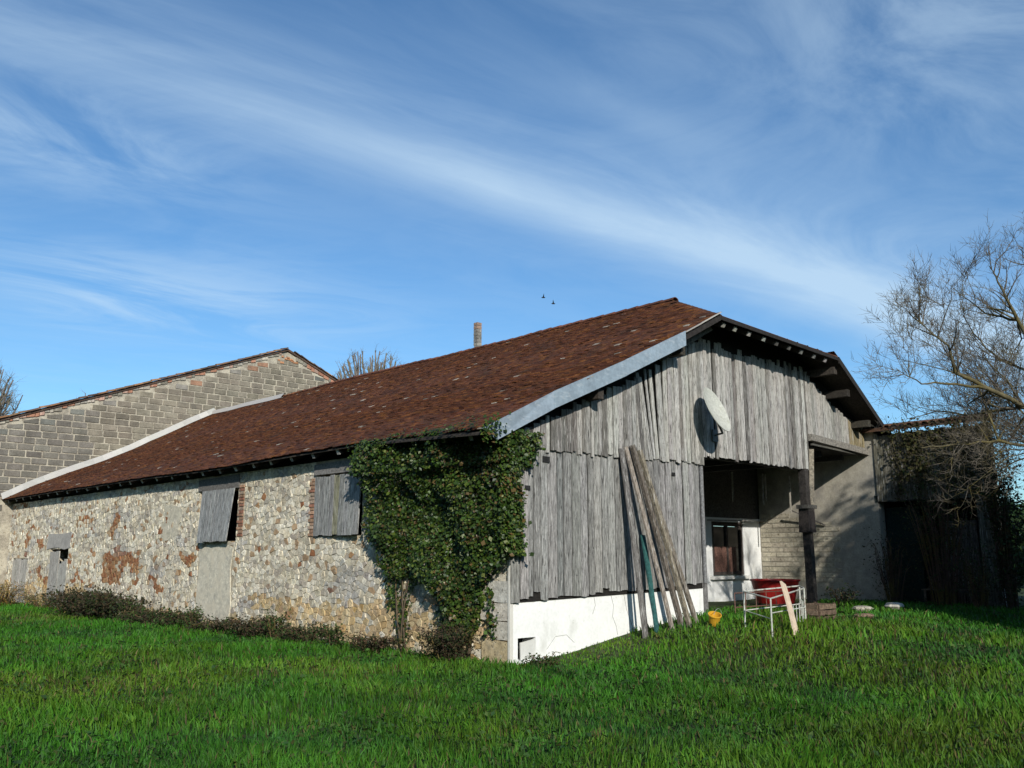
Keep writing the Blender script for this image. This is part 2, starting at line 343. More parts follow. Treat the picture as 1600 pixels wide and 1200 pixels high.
# zinc barge sheets
def barge(name, pts, m, col, ht, th, parent, label=None, dy=0, top=.03, cut=0):
    for i, ((xa, xb)) in enumerate(zip(pts, pts[1:])):
        mb = MB(); za, zb = interp(LP, xa) if xa < 7.4 else interp(RP, xa), interp(LP, xb) if xb < 7.4 else interp(RP, xb)
        ya, yb = vergeY(xa) - .02 + dy - .004 * (i % 2), vergeY(xb) - .02 + dy - .004 * (i % 2)
        c = jit(col, .12); ca = cut if i == 0 else 0
        mb.hexa([(xa + ca, ya - th, za - ht + top + ca * .45), (xb + .01, yb - th, zb - ht + top), (xb + .01, yb, zb - ht + top), (xa + ca, ya, za - ht + top + ca * .45)],
                [(xa, ya - th, za + top), (xb + .01, yb - th, zb + top), (xb + .01, yb, zb + top), (xa, ya, za + top)], c)
        mb.build(name, m, parent, (xa, ya, za), label=label if i == 0 else None)
barge('zinc_barge_sheet', [-.78, .55, 2.2, 3.9], m_zinc, (.22, .275, .32), .28, .022, roof, cut=.3, top=.05)
lip = MB()
for a, b in zip([-.78, .5, 2.3, 4.12], [.5, 2.3, 4.12, 4.2]):
    pass
barge('barge_board', [3.91, 4.3, 4.7], m_old, (.025, .022, .02), .10, .025, roof, top=-.03)
barge('barge_board', [9.4, 10.7, 12, 13.5], m_old, (.03, .026, .022), .15, .03, roof, top=-.02)
barge('barge_mortar', [3.91, 4.3, 4.7], m_white, (.33, .31, .28), .022, .03, roof, dy=-.01, top=.035)
mb = MB()
for a, b in ((4.7, 6.3), (6.3, 7.9), (7.9, 9.4)):
    f = lambda x_: 6.1 - .1 * (x_ - 4.7) / 4.7
    mb.hexa([(a, -.80, f(a) - .09), (b - .01, -.80, f(b) - .09), (b - .01, -.775, f(b) - .09), (a, -.775, f(a) - .09)], [(a, -.80, f(a) - .02), (b - .01, -.80, f(b) - .02), (b - .01, -.775, f(b) - .02), (a, -.775, f(a) - .02)], (.025, .022, .02))
mb.build('eaves_board', m_old, roof, (7, -.8, 6))
# chimney post behind the ridge
mb = MB(); mb.hexa([(8.9, 10.95, 6.2), (9.07, 10.95, 6.2), (9.07, 11.12, 6.2), (8.9, 11.12, 6.2)], [(8.9, 10.96, 8.93), (9.06, 10.95, 8.96), (9.06, 11.1, 8.95), (8.9, 11.1, 8.97)], (.27, .26, .24))
ch = mb.build('chimney', m_plaster, roof, (9, 10.9, 7))
for k in range(7):
    z = 8.2 + k * .11; mb = MB(); mb.box(8.892 - .004 * (k % 2), 9.075, 10.942, 11.125, z, z + .095, jit((.26, .24, .21) if k < 5 else (.33, .22, .16), .2)); mb.build('brick', m_stone, roof, (9, 10.9, z), label='small brick near the top of the thin chimney' if k == 6 else None)

# ------------------------------------------------------------------ rubble side wall
wall = MB()
holes = [(4.02, 5.62, 1.97, 3.16), (8.92, 10.85, 1.92, 3.1), (19.9, 21.6, -.2, 1.8), (23.9, 25.6, -.2, 1.5)]
def panel_grid(mb, y0, y1, z0, z1, holes, xa, xb, col):
    ysn = sorted({y0, y1} | {v_ for h_ in holes for v_ in h_[:2] if y0 < v_ < y1}); zsn = sorted({z0, z1} | {v_ for h_ in holes for v_ in h_[2:] if z0 < v_ < z1})
    for a, b in zip(ysn, ysn[1:]):
        for c_, d_ in zip(zsn, zsn[1:]):
            ym, zm = (a + b) / 2, (c_ + d_) / 2
            if any(h_[0] < ym < h_[1] and h_[2] < zm < h_[3] for h_ in holes): continue
            mb.box(xa, xb, a, b, c_, d_, col)
wall.box(0, .45, .02, .41, .92, 3.44, (.43, .37, .27)); wall.box(.004, .10, .02, .41, -.3, .92, (.43, .37, .27))
panel_grid(wall, .41, YB, -.3, 3.44, holes, 0, .45, (.43, .37, .27))
side = wall.build('side_wall', m_mortar, barn, (0, 13, 0))
ivy_poly = [(3.9, 3.7), (3.6, 2.7), (3.6, 1.92), (3.0, 1.25), (2.3, 1.25), (1.5, .98), (1.12, .3), (.78, .3), (.6, .95), (.15, 1.3), (-.12, 1.6), (-.2, 3.7)]
def inpoly(P, x, y):
    r = False
    for (x0, y0), (x1, y1) in zip(P, P[1:] + P[:1]):
        if (y0 > y) != (y1 > y) and x < (x1 - x0) * (y - y0) / (y1 - y0) + x0: r = not r
    return r
blank = [(9.0, 10.75, .15, 1.82), (4.0, 5.66, 3.14, 3.42), (8.9, 10.88, 3.1, 3.42), (5.66, 5.86, 1.97, 3.1), (8.62, 8.9, 2.0, 3.2)]
seeds = []; z = -.05; rw = 0
while z < 3.46:
    y = R.uniform(0, .15)
    while y < YB:
        wd = (R.uniform(.06, .13) if R.random() < .4 else R.uniform(.12, .28)) * (1 if y < 13 else 1.2) * (1.35 if y < 1.1 and z < 1.2 else 1)
        seeds.append((y + wd / 2 + R.gauss(0, .015), z + R.gauss(0, .034))); y += wd
    z += R.uniform(.07, .12)
sd = np.array(seeds); K = np.array([1, 1.45]); sk = sd * K
def clip(poly, nx_, nz_, d):
    o = []; n = len(poly)
    for i in range(n):
        a, b = poly[i], poly[(i + 1) % n]; da = a[0] * nx_ + a[1] * nz_ - d; db = b[0] * nx_ + b[1] * nz_ - d
        if da <= 0: o.append(a)
        if da * db < 0: t = da / (da - db); o.append((a[0] + (b[0] - a[0]) * t, a[1] + (b[1] - a[1]) * t))
    return o
allh = holes + blank; stones = []
order = np.argsort(sk[:, 0]); sko = sk[order]
for i0 in range(len(sko)):
    lo = np.searchsorted(sko[:, 0], sko[i0, 0] - .55); hi = np.searchsorted(sko[:, 0], sko[i0, 0] + .55)
    cand = sko[lo:hi]; dd = ((cand - sko[i0]) ** 2).sum(1); near = cand[np.argsort(dd)[1:13]]
    s0 = sko[i0]; cy, cz = s0 / K
    if any(h_[0] < cy < h_[1] and h_[2] < cz < h_[3] for h_ in allh): continue
    if R.random() < .035: continue
    p = [(s0[0] - .25, s0[1] - .22), (s0[0] + .25, s0[1] - .22), (s0[0] + .25, s0[1] + .22), (s0[0] - .25, s0[1] + .22)]
    for q_ in near:
        nn = q_ - s0; mid = (q_ + s0) / 2; p = clip(p, nn[0], nn[1], float(nn @ mid))
        if len(p) < 3: break
    if len(p) < 3: continue
    p = [(a, b / K[1]) for a, b in p]
    p = clip(p, -1, 0, -.012); p = clip(p, 1, 0, YB); p = clip(p, 0, 1, 3.44)
    for (a, b, c_, d_) in allh:
        ymin, ymax = min(q_[0] for q_ in p) if p else 0, max(q_[0] for q_ in p) if p else 0
        if not p: break
        zmin, zmax = min(q_[1] for q_ in p), max(q_[1] for q_ in p)
        if ymax < a or ymin > b or zmax < c_ or zmin > d_: continue
        op = [(a - cy, 1, 0, a), (cy - b, -1, 0, -b), (c_ - cz, 0, 1, c_), (cz - d_, 0, -1, -d_)]
        op.sort(key=lambda t: -t[0]); p = clip(p, op[0][1], op[0][2], op[0][3])
    if len(p) < 3: continue
    ar = .5 * abs(sum(a[0] * b[1] - b[0] * a[1] for a, b in zip(p, p[1:] + p[:1])))
    if ar < .002: continue
    stones.append((ar / ((cy + 10) ** 2 + 91) * (0 if inpoly(ivy_poly, cy, cz) or cz < .15 else 1), p, cy, cz))
stones.sort(key=lambda t: -t[0])
SC = [(.62, .56, .43), (.58, .52, .40), (.66, .61, .49), (.52, .46, .35), (.60, .53, .39), (.64, .59, .48), (.47, .43, .35), (.40, .35, .28)]
def stone(mb, p, cy, cz):
    n = len(p); gcy = sum(a[0] for a in p) / n; gcz = sum(a[1] for a in p) / n
    sz = math.sqrt(max(a[0] for a in p) - min(a[0] for a in p)) * .45
    pr_ = R.uniform(.004, .02); s1 = 1 - .003 / max(.05, sz * .35); s2 = s1 * R.uniform(.8, .93)
    ty, tz = R.uniform(-.09, .09), R.uniform(-.07, .07)
    col = R.choice(SC); u = R.random()
    pa = fbm(cy * .9, cz * 1.6, 11.); pb = fbm(cy * .6, cz * 1.3, 21.)
    if (abs(cy - 15.6) < 1.3 and abs(cz - 1.25) < .42 and pa > -.25) or (pa > .42 and cy > 9) or u < .012: col = R.choice([(.26, .11, .05), (.30, .15, .07), (.34, .2, .10)])
    elif u < .07: col = (.36, .25, .15)
    if pb > .34: col = tuple(c * .8 + .05 for c in (col[0] * .88, col[1] * .90, col[2] * .97))
    base = (.75 + .25 * fbm(cy, 3.)) if cy < 8 or cy > 18 else .3
    if cz < base and R.random() < .8: col = tuple(a * .35 + b * .65 for a, b in zip(col, R.choice([(.50, .32, .10), (.52, .38, .18), (.46, .28, .10)])))
    if cz < .3 and R.random() < .3: col = tuple(a * .7 for a in col)
    col = jit(col, .13); vs = []
    for (s_, xx) in ((s1, .03), (s1 * .99, -pr_ * .45), (s2, None)):
        for a, b in p:
            yy_, zz_ = gcy + (a - gcy) * s_, gcz + (b - gcz) * s_
            xv = xx if xx is not None else -pr_ + (a - gcy) * ty + (b - gcz) * tz + R.uniform(-.003, .003)
            vs.append((xv, yy_, zz_))
    ar = sum(a[0] * b[1] - b[0] * a[1] for a, b in zip(p, p[1:] + p[:1]))
    fs = [(r_ * n + i, r_ * n + (i + 1) % n, (r_ + 1) * n + (i + 1) % n, (r_ + 1) * n + i) for r_ in (0, 1) for i in range(n)] + [tuple(2 * n + i for i in range(n))]
    if ar > 0: fs = [f[::-1] for f in fs]
    mb.add(vs, fs, col)
rest = MB()
for i, (_, p, cy, cz) in enumerate(stones):
    if i < 290: mb = MB(); stone(mb, p, cy, cz); mb.build('stone', m_stone, side, (0, cy, cz))
    else: stone(rest, p, cy, cz)
rest.build('wall_stones', m_stone, side, (0, 14, 1.5), kind='stuff')
# rendered patch, lintels, jamb bricks
def slab(name, y0, y1, z0, z1, x0, x1, col, m, parent=side, label=None, wob=.02):
    n = 16; P = []
    for k in range(n):
        t = 4 * k / n; s_ = int(t); u = t - s_
        a = [(y0 + (y1 - y0) * u, z0), (y1, z0 + (z1 - z0) * u), (y1 - (y1 - y0) * u, z1), (y0, z1 - (z1 - z0) * u)][s_]
        P.append((a[0] + R.uniform(-wob, wob), a[1] + R.uniform(-wob, wob)))
    mb = MB(); vs = [(x1, a, b) for a, b in P] + [(x0, a, b) for a, b in P]
    mb.add(vs, [tuple(n + i for i in range(n))[::-1]] + [(i, n + i, n + (i + 1) % n, (i + 1) % n) for i in range(n)], col)
    return mb.build(name, m, parent, (x0, (y0 + y1) / 2, (z0 + z1) / 2), label=label)
slab('render_patch', 9.05, 10.7, .18, 1.8, -.022, .02, (.55, .51, .41), m_patch, label='smooth grey render filling an old doorway', wob=.10)
slab('render_patch', 11.9, 12.9, 2.1, 2.9, -.018, .02, (.50, .46, .36), m_patch, wob=.14)
slab('render_patch', 19.7, 21.9, 1.82, 2.3, -.03, .02, (.36, .34, .31), m_plaster, wob=.06)
for (y0, y1, z0, z1, c) in ((4.0, 5.68, 3.16, 3.40, (.20, .19, .18)), (8.85, 10.9, 3.1, 3.40, (.14, .13, .12))):
    mb = MB(); mb.hexa([(-.05, y0, z0), (.2, y0, z0), (.2, y1, z0 + .01), (-.05, y1, z0 + .01)], [(-.045, y0, z1), (.2, y0, z1), (.2, y1, z1 - .02), (-.045, y1, z1 - .02)], c)
    mb.build('window_lintel', m_old, side, (0, (y0 + y1) / 2, z0))
for (y0, y1, z0, z1) in ((5.67, 5.87, 1.98, 3.12), (8.63, 8.89, 2.02, 3.16)):
    z = z0; k = 0
    while z < z1:
        hh = R.uniform(.05, .062); mb = MB(); o_ = .05 * (k % 2) + R.uniform(0, .02); p_ = R.uniform(.012, .03)
        mb.box(-p_, .04, y0, y1 - o_, z, z + hh, jit(R.choice([(.30, .14, .09), (.36, .22, .14), (.40, .30, .22)]), .2)); mb.build('brick', m_stone, side, (0, y0, z)); z += hh + .016; k += 1
# dark rooms behind the openings
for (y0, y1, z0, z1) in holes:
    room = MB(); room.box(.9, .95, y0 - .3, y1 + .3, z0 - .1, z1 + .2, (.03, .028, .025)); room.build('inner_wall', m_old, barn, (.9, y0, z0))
# shutters
GW = (.25, .25, .25)
def shutter(label, bs, parent):
    s_ = link('shutter', None, parent, bs[0][0]); tagp(s_, label)
    return s_
def board_hex(mb, p00, p10, p11, p01, nrm, th, col, rag=0.):
    """board from its four front corners, extruded backwards along -nrm"""
    n = Vector(nrm) * th; F_ = [Vector(p) for p in (p00, p10, p11, p01)]
    mb.add([q_ - n for q_ in F_] + F_, [(0, 1, 2, 3)[::-1], (4, 5, 6, 7), (0, 4, 5, 1)[::-1], (1, 5, 6, 2)[::-1], (2, 6, 7, 3)[::-1], (3, 7, 4, 0)[::-1]][:1] + [(4, 5, 6, 7), (0, 1, 5, 4), (1, 2, 6, 5), (2, 3, 7, 6), (3, 0, 4, 7)], col)
# shutter of the window beside the ivy: two closed leaves of boards
s1 = link('shutter', None, side, (-.06, 5, 1.97)); tagp(s1, 'grey two-leaf board shutter beside the ivy')
ye = 5.60; n = 9
for k in range(n):
    wd = 1.62 / n; a = ye - k * wd; b = a - wd + .012 + (.03 if k == 3 else 0)
    zb = 1.985 + R.uniform(-.015, .01) ; zt = 3.13 + R.uniform(-.02, .015); x_ = -.055 - R.uniform(0, .008) - .012 * (k > 3); sl_ = .045 * (k / n) ** 1.5
    mb = MB(); mb.hexa([(x_ - sl_ * 2, b - sl_, zb), (x_ + .025 - sl_ * 2, b - sl_, zb), (x_ + .025 - sl_ * 2, a - sl_ * .9, zb), (x_ - sl_ * 2, a - sl_ * .9, zb)], [(x_, b, zt), (x_ + .025, b, zt), (x_ + .025, a, zt), (x_, a, zt)], jit((.25, .25, .24) if k != 4 else (.24, .23, .15), .13))
    mb.build('board', m_wood, s1, (x_, (a + b) / 2, zb))
# hanging shutter of the far window, skewed and pulled out at the bottom
s2 = link('shutter', None, side, (-.1, 10, 1.92)); tagp(s2, 'grey board shutter hanging crooked at the far window')
n = 9; T0, T1 = Vector((-.07, 10.62, 3.1)), Vector((-.07, 9.0, 3.1)); B0, B1 = Vector((-.15, 10.6, 1.9)), Vector((-.17, 9.08, 1.93))
for k in range(n):
    a, b = k / n, (k + .94) / n; dd_ = Vector((.025, 0, .004)); e_ = Vector((0, 0, R.uniform(-.02, .012)))
    mb = MB(); mb.hexa([B0.lerp(B1, b) + e_, B0.lerp(B1, b) + dd_ + e_, B0.lerp(B1, a) + dd_ + e_, B0.lerp(B1, a) + e_], [T0.lerp(T1, b), T0.lerp(T1, b) + dd_, T0.lerp(T1, a) + dd_, T0.lerp(T1, a)], jit((.26, .265, .26), .15))
    mb.build('board', m_wood, s2, B0.lerp(B1, a))
# low doors far left
for (y0, y1, zt, gap) in ((19.9, 21.6, 1.78, 1), (23.9, 25.6, 1.5, 0)):
    dr = link('door', None, side, (0, (y0 + y1) / 2, 0)); tagp(dr, 'low pale double door, gap above one leaf' if gap else 'low pale boarded door at the far end')
    mid = (y0 + y1) / 2 - .05
    for (a, b, zz) in ((y0 + .02, mid - .03, zt - (.28 if gap else .02)), (mid + .02, y1 - .02, zt - (.05 if gap else .02))):
        n = 3
        for k in range(n):
            p_, q_ = a + (b - a) * k / n, a + (b - a) * (k + .96) / n; mb = MB(); mb.box(-.015, .02, p_, q_, .0, zz + R.uniform(-.02, .02) - (.08 * k if gap and b < mid else 0), jit((.40, .38, .34), .1)); mb.build('board', m_wood, dr, (0, p_, .5))

# ------------------------------------------------------------------ gable front
def top_of(x):
    z = rz(x, 0) - .07
    if 4.6 < x < 9.5: z = min(z, 6.1 + .78 * .49 - .12)
    return z
front = link('front_gable', None, barn, (5, 0, 0)); tagp(front, 'weathered grey vertical boards over the barn front')
def gboard(xa, xb, zb0, zb1, zt0, zt1, y_, col, lean=0, name='board', parent=front):
    mb = MB(); th = .024; w_ = xb - xa
    zm = (zb0 + zb1) / 2 + R.uniform(-.02, .012)
    f = [(xa, zb0), (xa + w_ * .5, zm), (xb, zb1), (xb + lean, zt1), (xa + lean, zt0)]
    bow = R.uniform(-.006, .006)
    vs = [(a, y_, b) for a, b in f] + [(a, y_ + th, b) for a, b in f]
    mb.add(vs, [(0, 1, 2, 3, 4), (9, 8, 7, 6, 5)] + [(i, i + 5, (i + 1) % 5 + 5, (i + 1) % 5) for i in range(5)], col)
    return mb.build(name, m_wood, parent, ((xa + xb) / 2, y_, zb0))
x = -.05
lowbot = lambda x_: .93 + .035 * x_ + .012 * math.sin(x_ * 3)
while x < 4.9:
    w_ = min(R.choice([.15, .17, .19, .21, .13]), 4.96 - x)
    b = lowbot(x) + R.uniform(-.03, .03) + (.07 if R.random() < .12 else 0)
    gboard(x, x + w_ - R.choice([.008, .012, .018, .026]), b, b + R.uniform(-.012, .012), 3.36, 3.36, -.03 - R.uniform(0, .024), jit((.245, .24, .23), .32), R.uniform(-.006, .006)); x += w_
x = .0
while x < 9.15:
    w_ = R.uniform(.085, .15); x2 = min(x + w_, 9.16); xm = (x + x2) / 2
    b = (3.24 + .022 * xm + R.uniform(-.05, .03)) if xm < 5.02 else 3.49 + R.uniform(-.02, .025)
    lean = 0
    if 3.05 < xm < 3.75: lean = -.28 * (1 - abs(xm - 3.4) / .5)
    y_ = -.075 - R.uniform(0, .02) if xm < 5.02 else -.045 - R.uniform(0, .03)
    top = min(top_of(xm + lean) - R.uniform(.28, .40), 5.80 + R.uniform(-.12, .06))
    c = jit((.34, .327, .302) if R.random() > .25 else (.17, .16, .145), .26)
    if xm < 1.4 and R.random() < .4: c = tuple(q_ * .45 for q_ in c)  # some boards near the ivy coloured darker to deepen the shade there
    gboard(x, x2 - R.choice([.007, .01, .015, .026]) - (.025 if 3.0 < xm < 3.8 and R.random() < .5 else 0), b, b + R.uniform(-.02, .02), top, top, y_, c, lean); x = x2
x = 9.2
while x < 11.95:
    w_ = R.uniform(.09, .16); x2 = min(x + w_, 11.97); xm = (x + x2) / 2; b = 4.16 - .03 * (xm - 9.2); top = top_of(xm) - (.30 + R.uniform(0, .1)) * min(1, (11.97 - xm) / 1.2)
    c = jit((.30, .288, .262), .22)
    if xm > 11.2: c = (c[0] * .7, c[1] * .6, c[2] * .38)
    if top > b + .05: gboard(x, x2 - R.uniform(.003, .014), b, b, top, top, -.05 - R.uniform(0, .015), c)
    x = x2
# near-black sheet standing in for the shade behind boards and above their tops
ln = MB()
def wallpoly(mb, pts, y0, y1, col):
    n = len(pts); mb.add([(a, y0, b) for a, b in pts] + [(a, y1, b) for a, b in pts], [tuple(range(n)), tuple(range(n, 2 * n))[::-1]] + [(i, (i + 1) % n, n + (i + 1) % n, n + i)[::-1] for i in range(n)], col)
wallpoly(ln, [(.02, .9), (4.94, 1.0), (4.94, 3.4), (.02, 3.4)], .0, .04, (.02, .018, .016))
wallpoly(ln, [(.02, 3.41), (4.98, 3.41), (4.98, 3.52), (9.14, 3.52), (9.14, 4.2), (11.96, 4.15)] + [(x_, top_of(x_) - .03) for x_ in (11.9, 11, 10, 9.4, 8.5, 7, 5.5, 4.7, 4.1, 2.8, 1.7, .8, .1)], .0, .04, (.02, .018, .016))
ln.build('shade_backing', m_old, front, (5, 0, 3))
# timbers: opening beam, right beam, frame jamb, knee
def timber(name, a, b, w_, h_, col, parent=front, label=None): mb = MB(); mb.beam(a, b, w_, h_, col); return mb.build(name, m_old, parent, a, label=label)
timber('beam', (5.0, .12, 3.58), (9.2, .12, 3.58), .14, .2, (.04, .035, .03))
timber('beam', (9.17, -.08, 4.22), (12.0, -.06, 4.1), .16, .15, (.20, .185, .16), label='grey beam along the bottom of the right-hand boards')
timber('beam', (9.2, -.12, 4.06), (11.96, -.02, 4.02), .05, .04, (.10, .095, .08))
timber('jamb', (5.02, .06, .45), (5.02, .06, 3.5), .1, .16, (.16, .155, .15))
timber('jamb_board', (4.99, -.03, 1.1), (4.99, -.03, 3.52), .07, .03, (.2, .2, .2))
timber('brace', (4.95, -.4, 5.95), (3.7, -.12, 5.2), .09, .1, (.13, .12, .1))
# porch post with capital block and light brace
def post_():
    mb = MB(); pts = [(9.03, 0, .35), (9.02, 0, 1.6), (8.99, 0, 2.4), (8.97, 0, 3.5)]
    for a, b in zip(pts, pts[1:]): mb.beam(a, b, .16, .17, (.045, .04, .036))
    mb.build('porch_post', m_old, front, pts[0], label='dark timber porch post')
    mb = MB(); mb.box(8.82, 9.22, -.14, .14, 2.62, 2.7, (.09, .085, .075)); mb.box(8.88, 9.14, -.12, .12, 2.56, 2.62, (.05, .045, .04)); mb.build('post_collar', m_old, front, (9, 0, 2.6))
    timber('post_cheek', (9.16, -.05, 2.72), (9.2, -.1, 3.95), .09, .1, (.25, .22, .17), label='pale timber strut on the right of the porch post')
    mb = MB(); mb.hexa([(8.84, -.13, 2.1), (9.14, -.13, 2.1), (9.14, .12, 2.1), (8.84, .12, 2.1)], [(8.86, -.11, 2.56), (9.16, -.11, 2.56), (9.16, .11, 2.56), (8.86, .11, 2.56)], (.035, .03, .028)); mb.build('post_repair', m_old, front, (9, 0, 2.3))
post_()
# white plinth with a vent and hairline cracks
pl = MB(); hp = [(.13, .51, .05, .38)]
xsn = [0, .13, .51, 1.5, 2.6, 3.7, 4.96]
for a, b in zip(xsn, xsn[1:]):
    if a == .13: pl.box(a, b, .0 + .012, .4, -.4, .05, (.80, .80, .77)); pl.box(a, b, .012, .4, .38, .9, (.80, .80, .77))
    else: pl.box(a, b, .012, .4, -.4, min(lowbot(a), lowbot(b)) + .12, (.80, .80, .77))
pl.box(.13, .51, .3, .34, .05, .38, (.03, .03, .03));  # near-black plate painted as the shade inside the vent
plinth = pl.build('plinth', m_white, front, (2.5, .1, 0), label='whitewashed low wall under the grey boards')
mb = MB(); mb.hexa([(.27, .09, .05), (.505, .03, .05), (.505, .05, .05), (.27, .11, .05)], [(.27, .10, .30), (.505, .03, .345), (.505, .05, .35), (.27, .12, .30)], (.52, .52, .49)); mb.build('vent_flap', m_white, front, (.4, .05, .1), label='pale flap half closing the floor vent')
for pts in ([(2.28, 1.0), (2.36, .78), (2.33, .6), (2.42, .44), (2.45, .3)], [(1.86, .98), (1.9, .8), (1.83, .66)], [(.75, .18), (.95, .36), (1.2, .37), (1.38, .24)], [(2.62, 1.03), (2.7, .7), (2.83, .45), (2.9, .3)]):
    mb = MB(); mb.tube([(a, .011, b) for a, b in pts], .0035, (.16, .15, .13), 3); mb.build('crack', m_old, plinth, (pts[0][0], .01, pts[0][1]))
# small dark fittings on boards
for (a, b, s_) in ((.62, 3.06, .16), (.22, 2.6, .12), (4.02, 3.05, .1)):
    mb = MB(); mb.box(a, a + s_, -.06, -.05, b, b + s_ * .6, (.02, .02, .02)); mb.build('iron_plate', m_old, front, (a, -.05, b))
# corner quoins on the side wall under the ivy
for (y0, y1, z0, z1, c) in ((.03, .62, .0, .34, (.50, .40, .24)), (.03, .42, .35, .62, (.52, .48, .40)), (.03, .66, .63, .9, (.55, .50, .42)), (.03, .5, .91, 1.22, (.58, .56, .50))):
    slab('quoin', y0, y1, z0, z1, -.05, .0, c, m_stone, wob=.012)
mb = MB(); mb.box(-.06, .01, -.012, .03, -.2, 3.3, (.6, .58, .52)); mb.build('corner_render', m_white, side, (0, 0, 1), label='pale render strip at the barn corner')

# ------------------------------------------------------------------ porch interior
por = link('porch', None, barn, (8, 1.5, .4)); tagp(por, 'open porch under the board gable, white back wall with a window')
mb = MB()
for (a, b, c_, d_) in ((5.0, 9.75, .2, 2.55), (11.18, 12.2, .2, 2.55), (9.75, 11.18, .2, 1.1), (9.75, 11.18, 2.45, 2.55)):
    mb.box(a, b, 3.0, 3.25, c_, d_, (.72, .73, .72))
mb.build('back_wall', m_white, por, (8.5, 3, 1))
mb = MB(); mb.box(5.0, 12.2, 3.03, 3.2, 2.55, 4.4, (.10, .095, .09)); mb.build('upper_wall', m_old, por, (8.5, 3.1, 3))  # porch upper wall, ceiling and joists darkened in colour to deepen the shade
mb = MB()
k = 0
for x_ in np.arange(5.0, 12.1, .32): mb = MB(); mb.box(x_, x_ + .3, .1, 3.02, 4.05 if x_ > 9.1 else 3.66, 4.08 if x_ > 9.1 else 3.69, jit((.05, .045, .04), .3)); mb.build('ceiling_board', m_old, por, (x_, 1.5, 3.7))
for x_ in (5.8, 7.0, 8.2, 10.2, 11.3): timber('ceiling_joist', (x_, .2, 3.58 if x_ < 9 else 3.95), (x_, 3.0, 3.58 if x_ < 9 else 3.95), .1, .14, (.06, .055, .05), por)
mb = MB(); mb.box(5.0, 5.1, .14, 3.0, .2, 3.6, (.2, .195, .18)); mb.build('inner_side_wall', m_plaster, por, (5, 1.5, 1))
win = link('window', None, por, (10.4, 3, 1.1)); FC = (.06, .05, .045)
for (a, b, c_, d_) in ((9.76, 9.86, 1.12, 2.44), (11.07, 11.17, 1.12, 2.44), (9.86, 11.07, 2.34, 2.44), (9.86, 11.07, 1.12, 1.2), (10.42, 10.5, 1.2, 2.34)):
    mb = MB(); mb.box(a, b, 3.02, 3.09, c_, d_, FC); mb.build('window_frame', m_old, win, (a, 3, c_))
mb = MB(); mb.box(9.87, 10.41, 3.06, 3.07, 1.21, 2.33, (.015, .016, .017)); mb.build('pane', m_glass, win, (10.1, 3, 1.7))
mb = MB(); mb.box(10.51, 11.06, 3.06, 3.07, 1.21, 2.33, (.015, .016, .017)); mb.build('pane', m_glass, win, (10.8, 3, 1.7))
mb = MB(); mb.box(9.9, 10.85, 3.03, 3.05, 1.2, 1.82, (.13, .07, .055)); mb.build('lower_panel', m_old, win, (10.4, 3, 1.5), label='reddish brown board closing the lower half of the window')
mb = MB(); mb.box(9.6, 11.3, 2.9, 3.0, 1.02, 1.1, (.66, .66, .63)); mb.build('window_sill', m_white, win, (10.4, 2.9, 1.05))
timber('rail', (9.3, 2.8, 2.46), (12.0, 2.85, 2.5), .03, .03, (.25, .24, .22), por)
for (x_, y_, z0, z1) in ((8.9, 1.8, 2.85, 3.2), (9.9, 1.6, 2.8, 3.2), (10.12, 1.65, 2.9, 3.2), (11.0, 1.5, 2.65, 3.2)):
    timber('hanging_lath', (x_, y_, z0), (x_ + .02, y_, z1 + .35), .03, .03, (.30, .28, .24), por)
timber('prop', (11.7, 1.9, 2.75), (11.95, 1.1, 2.35), .035, .035, (.12, .11, .1), por)

# ------------------------------------------------------------------ wing on the right
wing = thing('side_wing', 'low wing jutting forward right of the porch, grey render then boards over a dark doorway', 'shed', (12.2, 0, .4))
WX = 12.0
mb = MB()
def wbox(mb, y0, y1, z0, z1, col, x0=WX, x1=WX + .3): mb.box(x0, x1, y0, y1, z0, z1, col)
wbox(mb, -.28, 3.0, -.2, 4.6, (.35, .325, .27)); mb.build('render_wall', m_plaster, wing, (12.1, 1.5, 1.5))
z = .95; k = 0
while z < 2.6:
    hh = .125; y = .75 + .2 * (k % 2); 
    while y < 2.95:
        wd = min(R.uniform(.36, .46), 2.98 - y)
        if wd > .08 and z + hh < 2.75 - .25 * (2 - y): mb = MB(); wbox(mb, y, y + wd - .015, z, z + hh - .022, jit((.38, .345, .27), .14), WX - R.uniform(.008, .02), WX + .01); mb.build('block', m_stone, wing, (12, y, z))
        y += wd
    z += hh; k += 1
z = 0
y = -.28; 
while y > -2.88:
    w_ = R.uniform(.11, .17); y2 = max(y - w_, -2.9); mb = MB(); zb = 2.9 + R.uniform(-.03, .02) if y > -2.45 else .3
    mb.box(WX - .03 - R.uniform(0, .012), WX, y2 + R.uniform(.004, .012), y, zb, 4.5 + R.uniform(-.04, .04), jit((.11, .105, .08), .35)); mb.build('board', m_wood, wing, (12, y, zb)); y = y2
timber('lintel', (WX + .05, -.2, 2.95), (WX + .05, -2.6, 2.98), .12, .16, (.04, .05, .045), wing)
mb = MB(); mb.box(WX + .01, WX + .06, -2.9, -.29, 3.05, 4.5, (.02, .018, .016)); mb.box(WX + .01, WX + .06, -2.9, -2.5, .2, 3.05, (.02, .018, .016)); mb.build('shade_backing', m_old, wing, (12, -1.5, 3.5))  # near-black backing puts the shade behind the wing boards into colour
mb = MB(); mb.box(WX + 1.9, WX + 2.0, -2.25, 1, .2, 4.2, (.03, .028, .025)); mb.build('inner_wall', m_old, wing, (14, -1, 1)); mb = MB(); mb.hexa([(12.3, -.2, .2), (14.3, -.2, .2), (14.3, -.1, .2), (12.3, -.1, .2)], [(12.3, -.2, 4.2), (14.3, -.2, 4.2), (14.3, -.1, 4.2), (12.3, -.1, 4.2)], (.05, .045, .04)); mb.build('inner_wall', m_old, wing, (14, -1, 1))
